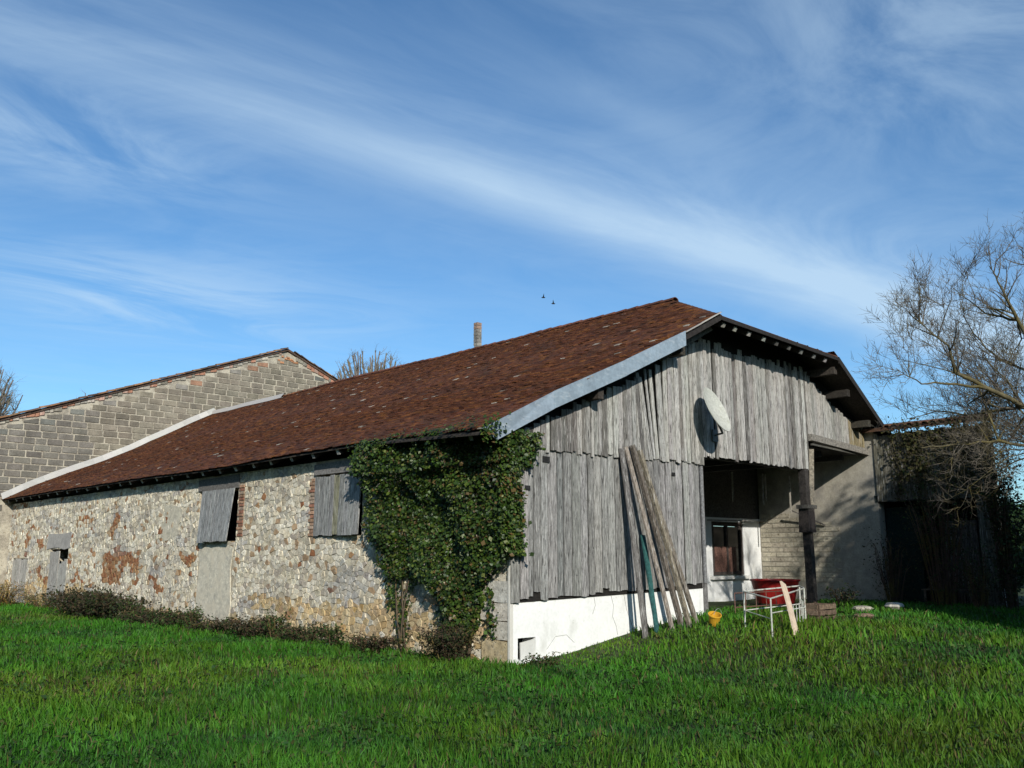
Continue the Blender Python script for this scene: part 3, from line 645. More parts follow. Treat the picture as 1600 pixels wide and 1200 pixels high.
# end wall runs back at a skew
mb = MB(); mb.hexa([(12.0, -2.92, .1), (17.5, -1.2, .1), (17.5, -1.0, .1), (12.05, -2.7, .1)], [(12.0, -2.92, 4.5), (17.5, -1.2, 5.3), (17.5, -1.0, 5.3), (12.05, -2.7, 4.5)], (.16, .15, .12)); mb.build('end_wall', m_plaster, wing, (14, -2, 2))
mb = MB(); q = [(11.78, -.7), (11.78, -2.98), (14.5, -2.3), (17, -1.2), (17, 3), (12.0, 3.0)]
zr = lambda x_, y_: 4.56 + (x_ - 11.78) * .16 - .03 * y_ * 0
n = len(q); mb.add([(a, b, zr(a, b)) for a, b in q] + [(a, b, zr(a, b) + .09) for a, b in q], [tuple(range(n)), tuple(range(n, 2 * n))[::-1]] + [(i, n + i, n + (i + 1) % n, (i + 1) % n) for i in range(n)], (.10, .055, .035)); wr = mb.build('roof', m_old, wing, (13.5, -1, 4.6))
y = -2.98; 
while y < -.72:
    mb = MB(); cap(mb, (11.74, y + .09, 4.64), (12.3, y + .09, 4.74), .085, jit(R.choice([(.15, .07, .04), (.10, .055, .035), (.2, .1, .05)]), .3)); mb.build('tile', m_tile, wr, (11.8, y, 4.66)); y += .18
for k in range(4): mb = MB(); mb.box(12.5, 12.54, -2.3 + k * .19, -2.3 + k * .19 + .17, .42, 2.4, jit((.10, .095, .085), .3)); mb.build('door_board', m_wood, wing, (12.5, -2, 1))
mb = MB(); mb.box(12.32, 12.38, -1.1, -.3, .45, 2.75, (.012, .024, .02)); mb.build('door', m_old, wing, (12.35, -.7, 1.5), label='dark green door half open in the doorway')

# ------------------------------------------------------------------ concrete block gable behind
bb = thing('block_gable_barn', 'higher barn behind with a grey-brown concrete block gable and tiled edge', 'barn', (8, 27, 0))
AX, AZ = 10.75, 10.85
def bl(x_): return AZ - (AX - x_) * .387 if x_ < AX else AZ - (x_ - AX) * .415
mb = MB(); pts = [(-4, 0), (26, 0), (26, bl(26)), (AX, AZ), (-4, bl(-4))]; wallpoly(mb, pts, YB + .02, YB + .3, (.33, .295, .235)); bw = mb.build('gable_wall', m_mortar, bb, (8, YB, 4))
z = .2; k = 0; nb = 0; offb = MB()
while z < AZ:
    x_ = -2.6 + (.285 if k % 2 else 0) + .1 * (k % 3) + R.uniform(-.03, .03)
    while x_ < 15:
        wd = .57 if R.random() < .93 else .4; a, b = x_, x_ + wd - R.uniform(.055, .075); zt = z + .195 + R.uniform(-.004, .008)
        tl_, tr2 = min(zt, bl(a) - .2), min(zt, bl(b) - .2); mx = (a + b) / 2
        if min(tl_, tr2) > z + .06 and (mx > 7.4 and z > 6.8 or mx <= 7.4 and (zt > rz(max(mx, -.4), YB) + .1 or mx < -.55)):
            cc = jit((.20, .175, .135), .2)
            if z < 7 and mx < 2.5: cc = jit((.17, .155, .13), .18)
            if abs(mx - 3.0) < .3 and abs(z - 7.45) < .1: cc = (.36, .13, .07)
            if bl(mx) - z < .6: cc = R.choice([cc, cc, cc, (.24, .22, .19), (.16, .16, .14)] + ([(.30, .17, .11)] if R.random() < .5 else []))
            p_ = R.uniform(.0, .014); mb = MB(); mb.hexa([(a, YB - p_, z), (b, YB - p_, z), (b, YB + .05, z), (a, YB + .05, z)], [(a, YB - p_, tl_), (b, YB - p_, tr2), (b, YB + .05, tr2), (a, YB + .05, tl_)], cc)
            
            if mx < -.9 or mx > 13.6: offb.v += [tuple(v_) for v_ in mb.v]; offb.f += [tuple(q_ + len(offb.v) - len(mb.v) for q_ in f_) for f_ in mb.f]; offb.c += mb.c
            else: mb.build('block', m_block, bw, (mx, YB, z)); nb += 1
        x_ += wd
    z += .25; k += 1
open('/tmp/nb','w').write(str((nb,len(stones))))
offb.build('wall_blocks', m_block, bw, (-2, YB, 3), kind='stuff')
# rubble and tiles along its top edge
x_ = -3
edge = MB()
while x_ < 16:
    wd = R.uniform(.1, .3); z0 = bl(x_ + wd / 2)
    c = jit(R.choice([(.30, .28, .24), (.34, .17, .11), (.22, .2, .16), (.38, .34, .28), (.4, .26, .2)]), .2)
    if not abs(x_ - AX) < .3:
        mb = edge; hh = R.uniform(.1, .19)
        mb.hexa([(x_, YB - .03, z0 - hh), (x_ + wd - .02, YB - .03, bl(x_ + wd) - hh), (x_ + wd - .02, YB + .05, bl(x_ + wd) - hh), (x_, YB + .05, z0 - hh)], [(x_, YB - .03, bl(x_) - .01), (x_ + wd - .02, YB - .03, bl(x_ + wd) - .01), (x_ + wd - .02, YB + .05, bl(x_ + wd) - .01), (x_, YB + .05, bl(x_) - .01)], c)
    x_ += wd
for k in range(9):
    a = AX - .45 + .11 * k + R.uniform(-.03, .03); z0 = bl(a) - R.uniform(.12, .5); edge.box(a, a + R.uniform(.08, .2), YB - .035, YB + .02, z0 - .08, z0, jit((.42, .2, .1), .25))
edge.build('edge_rubble', m_stone, bw, (6, YB, 9), kind='stuff')
rb = MB(); pts = [(-4, bl(-4)), (AX, AZ), (26, bl(26)), (26, bl(26) + .1), (AX, AZ + .1), (-4, bl(-4) + .1)]
rb.add([(a, YB - .08, b) for a, b in pts] + [(a, YB + 20, b) for a, b in pts], [(0, 1, 4, 5), (1, 2, 3, 4), (6, 7, 1, 0), (7, 8, 2, 1), (5, 4, 10, 11), (4, 3, 9, 10)], (.09, .06, .045)); br_ = rb.build('roof', m_tile, bb, (10, 30, 9))
x_ = -3.2
while x_ < 15.5:
    s_ = 1; a = (x_, YB - .07, bl(x_) + .1); b = (x_ + .36, YB - .07, bl(x_ + .36) + .1)
    if x_ < AX < x_ + .36: b = (AX, YB - .07, AZ + .1)
    mb = MB(); cap(mb, (a[0], a[1], a[2] + R.uniform(-.01, .03)), b, .1, jit(R.choice([(.11, .07, .05), (.18, .11, .06), (.26, .14, .07)]), .3)); mb.build('verge_tile', m_tile, br_, a); x_ += .34

# ------------------------------------------------------------------ foliage helpers
rng = np.random.default_rng(5)
def leaves(P, Nn, size, cols, fold=.25, asp=.9, tipdown=.0):
    """kite leaves at P (n,3) with normals Nn (n,3): 4 verts + centre fold, 2 triangles... returns V,F,col"""
    n = len(P); r = rng.normal(size=(n, 3)); Nn = Nn / np.linalg.norm(Nn, axis=1, keepdims=True)
    a = r - (r * Nn).sum(1, keepdims=True) * Nn; a[:, 2] -= tipdown; a /= np.linalg.norm(a, axis=1, keepdims=True) + 1e-9
    b = np.cross(Nn, a); s = (size * rng.uniform(.6, 1.35, n))[:, None]
    v0 = P - a * s * .5; v1 = P + b * s * .5 * asp + Nn * s * fold * .3; v2 = P + a * s * .6 - Nn * s * .1; v3 = P - b * s * .5 * asp + Nn * s * fold * .3
    V = np.stack([v0, v1, v2, v3], 1).reshape(-1, 3); i = np.arange(n)[:, None] * 4
    F = np.concatenate([i + [0, 1, 2], i + [0, 2, 3]], 0); cc = np.repeat(cols, 4, 0); return V, F, cc
def cols(n, pal, j=.3):
    pal = np.array(pal); c = pal[rng.integers(0, len(pal), n)] * (1 + rng.uniform(-j, j, (n, 1))); return np.clip(c, .003, 1)

# ------------------------------------------------------------------ ivy over the corner
ivy = thing('ivy', 'dense dark green ivy hanging over the barn corner between shutter and boards', 'ivy', (-.2, 1.3, 0))
pts = []; nr = []
while len(pts) < 23000:
    y_ = R.uniform(-.25, 4.0); z_ = R.uniform(.2, 3.78)
    yw = y_ + .14 * fbm(y_ * 2, z_ * 2, 1.); zw = z_ + .14 * fbm(y_ * 2, z_ * 2, 8.)
    if not inpoly(ivy_poly, yw, zw): continue
    if z_ > 3.62 + .12 * fbm(y_ * 2.2, 4.): continue
    th = .10 + .30 * max(0, .5 + .9 * fbm(y_ * 1.1, z_ * 1.1, 15.)) + (.10 if z_ > 3.0 else 0)
    hol = math.exp(-((y_ - 1.75) / .42) ** 2 - ((z_ - 2.35) / .3) ** 2); th *= 1 - .55 * hol
    o_ = th * (1 - R.random() ** 2.2 * .75) + R.gauss(0, .025)
    pts.append((-.03 - max(0, o_) * (.45 + .55 * min(1, z_ / 2.2)), y_, z_)); nr.append((-1 + R.gauss(0, .35), R.gauss(0, .55) - .15, .45 + R.gauss(0, .5)))
for k in range(4400):       # round the corner on the gable face
    z_ = R.uniform(1.6, 3.5); lim = .05 + .14 * max(0, .4 + fbm(z_ * 1.6, 6.)) + (.28 if z_ > 2.95 else 0); x_ = -.3 + R.random() * (lim + .3)
    pts.append((x_, -.06 - abs(R.gauss(0, .09)) * (1 if x_ < lim - .05 else .5), z_)); nr.append((R.gauss(-.2, .4), -1 + R.gauss(0, .4), .5 + R.gauss(0, .5)))
for k in range(160):        # strays on the zinc and tiles
    x_ = -.75 + abs(R.gauss(0, .16)); pts.append((x_, vergeY(x_) - .04 + R.gauss(0, .05), interp(LP, x_) - .02 + R.gauss(0, .09))); nr.append((-.2, -1 + R.gauss(0, .5), .6))
for k in range(420):
    y_ = R.uniform(0, 3.9); pts.append((-.72 + R.gauss(0, .06) + .25 * min(1, y_ / 2), y_, 3.56 + R.gauss(.0, .05))); nr.append((-.6, 0, 1))
for (ya, za, yb, zb) in ((3.05, 1.5, 2.62, .1), (2.75, 1.3, 2.55, .15), (2.35, 1.3, 2.62, .1), (.42, 1.1, .35, .35), (1.5, 1.1, 1.15, .1), (1.7, 1.0, 1.5, .4), (3.2, 1.5, 2.9, .7)):
    for k in range(150):
        t = R.random(); pts.append((-.05 - abs(R.gauss(0, .03)), ya + (yb - ya) * t + R.gauss(0, .05 + .03 * t), za + (zb - za) * t)); nr.append((-1, R.gauss(0, .5), .4 + R.gauss(0, .4)))
P = np.array(pts); Nn = np.array(nr); n = len(P); cc = cols(n, [(.026, .055, .008), (.04, .075, .009), (.018, .038, .007), (.06, .085, .012), (.032, .06, .010)], .35)
br = np.array([fbm(p[1] * 1.2, p[2] * 1.2, 33.) for p in P]); rnd = rng.random(n)
cc[(rnd < .05) | ((br > .25) & (rnd < .22) & (P[:, 1] < 1.4))] = (.10, .065, .022); cc[(rnd > .965)] = (.12, .14, .035)
V, F, c4 = leaves(P, Nn, .051 * rng.uniform(.6, 1.35, n), cc); tagp(npmesh('ivy_leaves', V, F, c4, m_leaf, ivy, (-.2, 1.3, 2)), kind='stuff')
def stem(name, parent, P, r0, r1, col=(.10, .075, .05), m=None):
    mb = MB(); n = len(P); mb.tube(P, [r0 + (r1 - r0) * i / (n - 1) for i in range(n)], col, 6); return mb.build(name, m or m_bark, parent, P[0], smooth=True)
for (ya, yb, r) in ((1.0, 1.5, .045), (1.15, .8, .04), (.9, .4, .03), (2.6, 3.0, .022), (2.65, 2.3, .02), (2.5, 2.7, .02), (1.25, 1.9, .03)):
    P = []
    for k in range(9): t = k / 8; P.append((-.07 - .03 * math.sin(t * 5), ya + (yb - ya) * t + .06 * fbm(t * 4, ya), -.02 + 2.2 * t))
    stem('ivy_stem', ivy, P, r, r * .4)

# ------------------------------------------------------------------ bushes and dry growth along the side wall
def bush(name, label, cat, cx, cy, rx, ry, hh, nl, pal, size=.035, group=None, stems=14, z0=None, asp=.6):
    z0 = g(cx, cy) if z0 is None else z0
    t = thing(name, label, cat, (cx, cy, z0), group); P = []; mb = MB()
    for k in range(stems):
        a = R.uniform(0, 6.28); rr = R.uniform(.2, .9); H = hh * R.uniform(.6, 1.1); b0 = Vector((cx + .3 * rx * math.cos(a) * rr, cy + .3 * ry * math.sin(a) * rr, z0 - .02)); pl_ = []
        for i in range(6):
            u = i / 5; pl_.append(b0 + Vector((rx * math.cos(a) * rr * u, ry * math.sin(a) * rr * u, H * math.sin(u * 1.9) * .95)) + Vector((R.gauss(0, .02), R.gauss(0, .02), 0)))
        mb.tube(pl_, [.009 * (1 - i / 6) + .002 for i in range(6)], jit((.09, .055, .04), .3), 4)
        for _ in range(nl // stems): q_ = pl_[R.randrange(1, 6)]; P.append((q_[0] + R.gauss(0, rx * .2), q_[1] + R.gauss(0, ry * .2), max(z0 + .01, q_[2] + R.gauss(-.04, hh * .14))))
    mb.build('stems', m_bark, t, (cx, cy, z0), kind='stuff')
    P = np.array(P); Nn = rng.normal(size=P.shape) * .7 + [-.3, -.3, .8]; V, F, c4 = leaves(P, Nn, size, cols(len(P), pal, .4), asp=asp)
    tagp(npmesh('leaves', V, F, c4, m_bush, t, (cx, cy, z0)), kind='stuff'); return t
DB = [(.035, .032, .016), (.05, .035, .022), (.022, .035, .012), (.06, .045, .02), (.03, .045, .012)]
DG = [(.022, .05, .012), (.035, .07, .014), (.05, .075, .02), (.04, .035, .016)]
YL = [(.30, .17, .04), (.24, .15, .05), (.18, .14, .04), (.12, .12, .03)]
bush('bramble', 'largest dark bramble thicket at the wall foot, right of the low pale door', 'bush', -.75, 15.2, .9, 2.3, .68, 5200, DB, .075, stems=50)
bush('bramble', 'dark bramble patch below the crooked shutter and grey render', 'bush', -.65, 11.3, .7, 1.6, .36, 2600, DB + DG, .065, stems=44)
bush('bramble', 'small straggly weed clump right of the smooth render patch', 'bush', -.55, 8.6, .5, .6, .28, 900, DB, .055)
bush('bramble', 'round brown bramble below the gap between the two shutters', 'bush', -.55, 6.9, .5, .7, .4, 1700, DB, .052, stems=24)
bush('bramble', 'green and brown weeds under the two-leaf shutter', 'bush', -.55, 4.9, .5, .6, .36, 1500, DB + DG, .05, stems=24)
bush('bramble', 'reddish brown weed clump left of the ivy roots', 'bush', -.5, 2.9, .4, .5, .3, 1200, DB + [(.09, .05, .03)], .045, stems=20)
bush('bramble', 'dark twiggy bush at the ivy roots by the barn corner', 'bush', -.42, 1.0, .36, .6, .55, 2600, DB, .04, stems=36)
for (wy, wh, lab) in ((13.0, .55, 'green nettle clump standing up between the two largest brambles'), (9.6, .5, 'thin green nettles at the foot of the smooth render patch'), (5.9, .6, 'taller straggly weed between the two brambles under the shutters'), (3.9, .42, 'small green weed clump below the left edge of the ivy')):
    bush('nettle_clump', lab, 'plant', -.6, wy, .25, .4, wh, 420, DG + [(.05, .09, .02)], .05, stems=16)
bush('weed', 'low leafy green weeds at the foot of the barn corner', 'plant', .15, -.5, .5, .25, .2, 500, DG, .04)
bush('dry_grass_clump', 'yellow dry growth before the farthest low door at left edge', 'plant', -.6, 24.0, .5, 2.2, .75, 1500, YL, .07, stems=40, asp=.3)
bush('dry_grass_clump', 'yellow dry growth at the foot of the double door', 'plant', -.5, 20.2, .4, 1.6, .5, 1100, YL + DG, .06, stems=30, asp=.3)
bush('dry_grass_clump', 'dry growth between the low double door and the big bramble', 'plant', -.6, 18.0, .4, 1.4, .4, 800, YL + DG, .055, stems=24, asp=.3)
bush('shrub', 'tall dark overgrown shrub covering the front corner of the side wing', 'shrub', 11.75, -3.1, .42, .42, 3.1, 3800, DG + DB, .07, stems=40)
bush('shrub', 'dark tangled shrub in front of the wing doorway beside the bench', 'shrub', 11.3, -.8, .5, .5, 1.5, 700, DB, .05, stems=40)
bush('shrub', 'brown arching shrub between the bench and the wing corner', 'shrub', 11.2, -2.7, .5, .5, 1.3, 1100, DB + DG, .05, stems=34)
bush('shrub', 'tall thin tangle of olive shoots across the wing doorway', 'shrub', 11.35, -1.9, .55, .8, 2.7, 2600, DG + DB + [(.09, .08, .02)], .05, stems=70)
cre = thing('creeper', 'thin mossy creeper trailing over the upper boards of the side wing', 'creeper', (11.9, -1.8, 2.9))
P = []; mb = MB()
for k in range(46):
    y_ = -2.95 + 2.2 * R.random() ** 1.4; z0 = 4.55; pl_ = [(11.80, y_, z0)]
    for i in range(5): z0 -= R.uniform(.1, .42); y_ += R.gauss(0, .09); pl_.append((11.93 - abs(R.gauss(0, .05)), y_, z0))
    mb.tube(pl_, .006, (.08, .07, .04), 3)
    for i in range(48): q_ = R.choice(pl_); P.append((q_[0] - abs(R.gauss(0, .05)), q_[1] + R.gauss(0, .09), q_[2] + R.gauss(0, .12)))
mb.build('stems', m_bark, cre, (11.9, -1.8, 3.5), kind='stuff')
P = np.array(P); V, F, c4 = leaves(P, rng.normal(size=P.shape) * .6 + [-1, -.3, .4], .06, cols(len(P), [(.03, .035, .012), (.05, .05, .014), (.04, .032, .015)], .4)); tagp(npmesh('leaves', V, F, c4, m_bush, cre, (11.9, -1.8, 3.5)), kind='stuff')
bush('shrub', 'low dark undergrowth at the foot of the porch post', 'shrub', 9.5, -.5, .5, .3, .45, 500, DB + DG, .05)

# ------------------------------------------------------------------ things leaning and standing at the front
def plank(label, bot, top, w_, th, col, m=m_wood, name='plank', group=None, roll=0.):
    a = Vector(bot); b = Vector(top); d = (b - a).normalized(); u = Vector((math.sin(roll), -math.cos(roll), 0))
    sd_ = d.cross(u).normalized(); u = sd_.cross(d).normalized(); mb = MB(); n = 5; vs = []; w_ *= .84 if group else 1
    for i in range(n + 1):
        p = a.lerp(b, i / n) + u * .012 * math.sin(3.1 * i / n + roll) + sd_ * R.uniform(-.004, .004); k = 1 + R.uniform(-.04, .04)
        vs += [p + sd_ * (s_ * w_ / 2 * k) + u * (t_ * th / 2) for s_, t_ in ((-1, -1), (1, -1), (1, 1), (-1, 1))]
    fs = [(i * 4 + j, i * 4 + (j + 1) % 4, (i + 1) * 4 + (j + 1) % 4, (i + 1) * 4 + j) for i in range(n) for j in range(4)] + [(3, 2, 1, 0), tuple(n * 4 + j for j in range(4))]
    mb.add(vs, fs, col); o = mb.build(name, m, None, bot); return tagp(o, label, 'plank', group)
G_ = 'planks leaning on the barn front'
GD = lambda x_, y_: g(x_, y_) - .04
plank('grey plank leaning furthest left against the barn boards', (2.56, -.50, GD(2.56, -.5)), (2.50, -.12, 3.42), .13, .03, (.16, .15, .14), group=G_)
plank('teal painted board leaning half hidden behind the grey planks', (2.92, -.46, GD(2.92, -.46)), (3.02, -.13, 1.95), .12, .03, (.03, .10, .095), m_old, 'painted_board', G_)
plank('long pale grey-brown plank leaning just right of the teal board', (3.28, -.52, GD(3.28, -.5)), (2.62, -.12, 3.46), .10, .035, (.27, .23, .19), group=G_)
plank('dark brown beam leaning in the middle of the plank stack', (3.58, -.50, GD(3.58, -.5)), (2.76, -.15, 3.50), .10, .07, (.13, .11, .09), group=G_)
plank('rough yellowish log slab leaning across the plank stack', (3.66, -.60, GD(3.66, -.5)), (2.90, -.20, 3.42), .09, .07, (.22, .19, .14), group=G_)
plank('rough brown plank leaning furthest right, foot near the porch edge', (4.06, -.46, GD(4.06, -.45)), (2.96, -.13, 3.40), .11, .05, (.17, .145, .115), group=G_)
plank('thin dark lath leaning between grey plank and teal board', (2.74, -.40, GD(2.7, -.4)), (2.58, -.12, 3.28), .045, .03, (.035, .03, .028), group=G_)

# satellite dish
dpos = Vector((5.2, 0, 4.05)) + Vector((-.6, -1, .545)) * .52
dn_ = Vector((.155, -.85, .36)).normalized(); dish = thing('satellite_dish', 'weathered cream satellite dish on the upper boards', 'satellite dish', (5.3, -.08, 3.95))
du = dn_.cross(Vector((0, 0, 1))).normalized(); dv = du.cross(dn_)
mb = MB(); vs = []; rings, n = 6, 32
for sgn in (0, 1):
    for i in range(1, rings + 1):
        r = .47 * i / rings; dep = -.085 * (1 - (i / rings) ** 2) - .012 * sgn
        vs += [dpos + (du * math.cos(6.2832 * j / n) * r * .93 + dv * math.sin(6.2832 * j / n) * r) + dn_ * dep for j in range(n)]
fs = []; m_ = rings * n
for sgn in (0, 1):
    o_ = sgn * m_
    fs.append(tuple(o_ + j for j in range(n)) if not sgn else tuple(o_ + j for j in range(n))[::-1])
    for i in range(rings - 1):
        for j in range(n):
            f = (o_ + i * n + j, o_ + i * n + (j + 1) % n, o_ + (i + 1) * n + (j + 1) % n, o_ + (i + 1) * n + j); fs.append(f if sgn else f[::-1])
fs += [((rings - 1) * n + j, (rings - 1) * n + (j + 1) % n, m_ + (rings - 1) * n + (j + 1) % n, m_ + (rings - 1) * n + j) for j in range(n)]
m_dish = mat('dish_paint', .6, 9, amt=.14, ns2=30, amt2=.12, bump=.05, patches=[((.30, .30, .2), 7, (1, 1, 1), .55, .7, .5)])
mb.add(vs, fs, (.47, .47, .41)); mb.build('reflector', m_dish, dish, dpos, smooth=False)
back = dpos - dn_ * .1
mb = MB(); mb.tube([back, Vector((5.45, -.25, 3.95)), Vector((5.45, -.06, 3.93))], .022, (.14, .14, .13), 8); mb.build('wall_arm', m_metal, dish, back)
mb = MB(); mb.box(5.36, 5.54, -.085, -.07, 3.80, 4.04, (.16, .16, .15)); mb.build('wall_plate', m_metal, dish, (5.45, -.08, 3.9))

# yellow bucket lying in the grass
def lathe(prof, n, c, axis=Vector((0, 0, 1))):
    ax = axis.normalized(); u = ax.cross(Vector((.3, 1, .2))).normalized(); v_ = ax.cross(u); vs = []
    for r, hh in prof: vs += [Vector(c) + ax * hh + (u * math.cos(6.2832 * j / n) + v_ * math.sin(6.2832 * j / n)) * r for j in range(n)]
    k = len(prof); fs = [(i * n + j, i * n + (j + 1) % n, (i + 1) * n + (j + 1) % n, (i + 1) * n + j) for i in range(k - 1) for j in range(n)] + [tuple(range(n))[::-1], tuple((k - 1) * n + j for j in range(n))]
    return vs, fs
pot = thing('bucket', 'small yellow bucket in the grass left of the porch', 'bucket', (3.83, -1.0, .45))
mb = MB(); vs, fs = lathe([(.075, 0), (.105, .17), (.115, .175), (.115, .19), (.098, .19), (.07, .03)], 20, (3.80, -.98, .45), Vector((-.25, -.35, .9))); mb.add(vs, fs, (.62, .34, .03)); mb.build('bucket_body', m_plastic, pot, (3.8, -1, .45), smooth=False)
mb = MB(); cpt = Vector((3.75, -1.05, .62)); mb.tube([cpt + Vector((.11 * math.cos(a), -.05 - .02 * math.sin(a), .10 * math.sin(a))) for a in np.linspace(0, 3.14, 9)], .004, (.3, .3, .3), 4); mb.build('handle', m_metal, pot, cpt)
# red tub on a stand in the porch
tub = thing('red_tub', 'dark red tub standing in the porch behind the metal frame', 'tub', (8.2, .4, .5))
mb = MB(); vs, fs = lathe([(.38, 0), (.50, .46), (.53, .47), (.53, .50), (.48, .50), (.36, .04)], 28, (8.2, .4, .60)); mb.add(vs, fs, (.30, .014, .012)); mb.build('tub_body', m_plastic, tub, (8.2, .4, .8))
for (a, b) in ((-.25, -.25), (.25, -.25), (.25, .25), (-.25, .25)): mb = MB(); mb.beam((8.2 + a * 1.1, .4 + b * 1.1, .42), (8.2 + a, .4 + b, .61), .05, .05, (.10, .03, .025)); mb.build('leg', m_old, tub, (8.2 + a, .4 + b, .4))
# tubular bed frame used as a rack
fr = thing('metal_frame', 'pale tubular metal frame with bars standing in the grass before the porch', 'metal frame', (4.1, -2.3, .4))
def P3(x_, y_, z_): return Vector((x_, y_, g(x_, y_) + z_))
WT = (.46, .47, .42)
def bar(name, pts, r, parent=fr, col=WT): mb = MB(); mb.tube(pts, r, jit(col, .15), 6); mb.build(name, m_metal, parent, pts[0])
A1, A2, A3, A4 = (3.36, -2.35), (4.78, -2.15), (5.35, -1.75), (3.95, -1.5)
for (x_, y_) in (A1, A2, A3, A4): bar('leg', [P3(x_, y_, -.12), P3(x_, y_, .58)], .014)
for p_, q_ in ((A1, A2), (A2, A3), (A3, A4), (A4, A1)):
    bar('top_rail', [P3(*p_, .58), P3(*q_, .58)], .013); bar('lower_rail', [P3(*p_, .27 if p_ != A1 else .36), P3(*q_, .27)], .009)
for t in (.55, .64, .73, .82, .91): x_, y_ = A1[0] + (A2[0] - A1[0]) * t, A1[1] + (A2[1] - A1[1]) * t; bar('bar', [P3(x_, y_, .05), P3(x_, y_, .36)], .007)
for t in (.15, .4, .65, .9): x_, y_ = A2[0] + (A3[0] - A2[0]) * t, A2[1] + (A3[1] - A2[1]) * t; bar('bar', [P3(x_, y_, .05), P3(x_, y_, .36)], .007)
# board leaning on the frame
bd = plank('short cream painted board with faded orange stripe leaning on the metal frame', (3.62, -2.62, g(3.6, -2.6) - .02), (3.98, -2.22, g(4, -2.2) + .74), .15, .03, (.66, .52, .38), m_plastic, 'painted_board')
mb = MB(); mb.beam((3.735, -2.527, g(3.7, -2.6) + .16), (3.80, -2.455, g(3.8, -2.5) + .31), .12, .006, (.62, .33, .16), (0, -1, .4)); s_ = mb.build('painted_stripe', m_plastic, bd, (3.75, -2.5, .6))
# rusty low railing to the left of the frame
rl = thing('low_railing', 'thin rusty railing across the porch front left of the metal frame', 'railing', (6.4, -.3, .45))
bar('rail', [P3(5.3, -.45, .42), P3(7.3, -.35, .42)], .011, rl, (.16, .08, .06)); bar('rail', [P3(5.3, -.45, .16), P3(7.3, -.35, .16)], .011, rl, (.16, .08, .06))
for t in range(6): x_ = 5.3 + .4 * t; bar('upright', [P3(x_, -.45 + .02 * t, -.05), P3(x_, -.45 + .02 * t, .42)], .008, rl, (.16, .08, .06))
# crate by the frame
cr = thing('wooden_crate', 'low brown wooden crate right of the metal frame', 'crate', (5.6, -1.9, .45))
for k in range(3):
    for s_ in (-1, 1): mb = MB(); mb.box(5.35, 5.95, -1.9 + s_ * .2 - .01, -1.9 + s_ * .2 + .01, .48 + k * .1, .56 + k * .1, jit((.14, .10, .07), .2)); mb.build('slat', m_old, cr, (5.6, -1.9, .5))
    for s_ in (-1, 1): mb = MB(); mb.box(5.65 + s_ * .31 - .01, 5.65 + s_ * .31 + .01, -2.08, -1.72, .48 + k * .1, .56 + k * .1, jit((.14, .10, .07), .2)); mb.build('slat', m_old, cr, (5.6, -1.9, .5))
for a in (5.37, 5.93):
    for b in (-2.08, -1.72): mb = MB(); mb.box(a - .02, a + .02, b - .015, b + .015, .44, .78, (.1, .07, .05)); mb.build('corner_post', m_old, cr, (a, b, .5))
# bench by the wing
bc = thing('garden_bench', 'old slatted bench in deep shade before the wing doorway', 'bench', (11.6, -1.9, .45))
for k in range(11): a = -1.45 - k * .095; mb = MB(); mb.box(11.72, 11.74, a - .05, a, .86, 1.12 + .01 * (k % 2), jit((.13, .10, .075), .25)); mb.build('back_slat', m_old, bc, (11.7, a, 1))
for zz in (.88, 1.08): mb = MB(); mb.box(11.745, 11.775, -2.56, -1.4, zz, zz + .04, (.12, .095, .07)); mb.build('back_rail', m_old, bc, (11.76, -2, zz))
for k in range(4): mb = MB(); mb.box(11.36 + k * .09, 11.43 + k * .09, -2.56, -1.4, .84, .865, jit((.13, .10, .075), .2)); mb.build('seat_slat', m_old, bc, (11.4, -2, .85))
for a in (-2.5, -1.46):
    for b in (11.38, 11.72): mb = MB(); mb.box(b, b + .045, a - .02, a + .02, .40, .84 if b < 11.5 else 1.14, (.10, .08, .06)); mb.build('leg', m_old, bc, (b, a, .4))
# stones lying in the grass
def rock(label, c, s_, col):
    mb = MB(); vs = []; nn = 8; rg = [(-.5, .75), (0, 1), (.45, .8), (.6, .4)]
    for zz, rr in rg: vs += [(c[0] + s_[0] * rr * math.cos(6.2832 * j / nn) * R.uniform(.85, 1.1), c[1] + s_[1] * rr * math.sin(6.2832 * j / nn) * R.uniform(.85, 1.1), c[2] + s_[2] * zz) for j in range(nn)]
    fs = [(i * nn + j, i * nn + (j + 1) % nn, (i + 1) * nn + (j + 1) % nn, (i + 1) * nn + j) for i in range(3) for j in range(nn)] + [tuple(range(nn))[::-1], tuple(3 * nn + j for j in range(nn))]
    mb.add(vs, fs, col); tagp(mb.build('stone_slab', m_stone, None, c), label, 'stone')
rock('flat pale stone lying right of the metal frame in the shade', (7.9, -1.65, .58), (.28, .2, .09), (.40, .36, .29)); rock('pale rounded stone nearest the wing doorway', (8.9, -1.85, .60), (.24, .2, .12), (.45, .42, .36))
rock('flat brown stone in the shaded grass', (6.6, -2.3, .53), (.3, .16, .07), (.22, .15, .1))

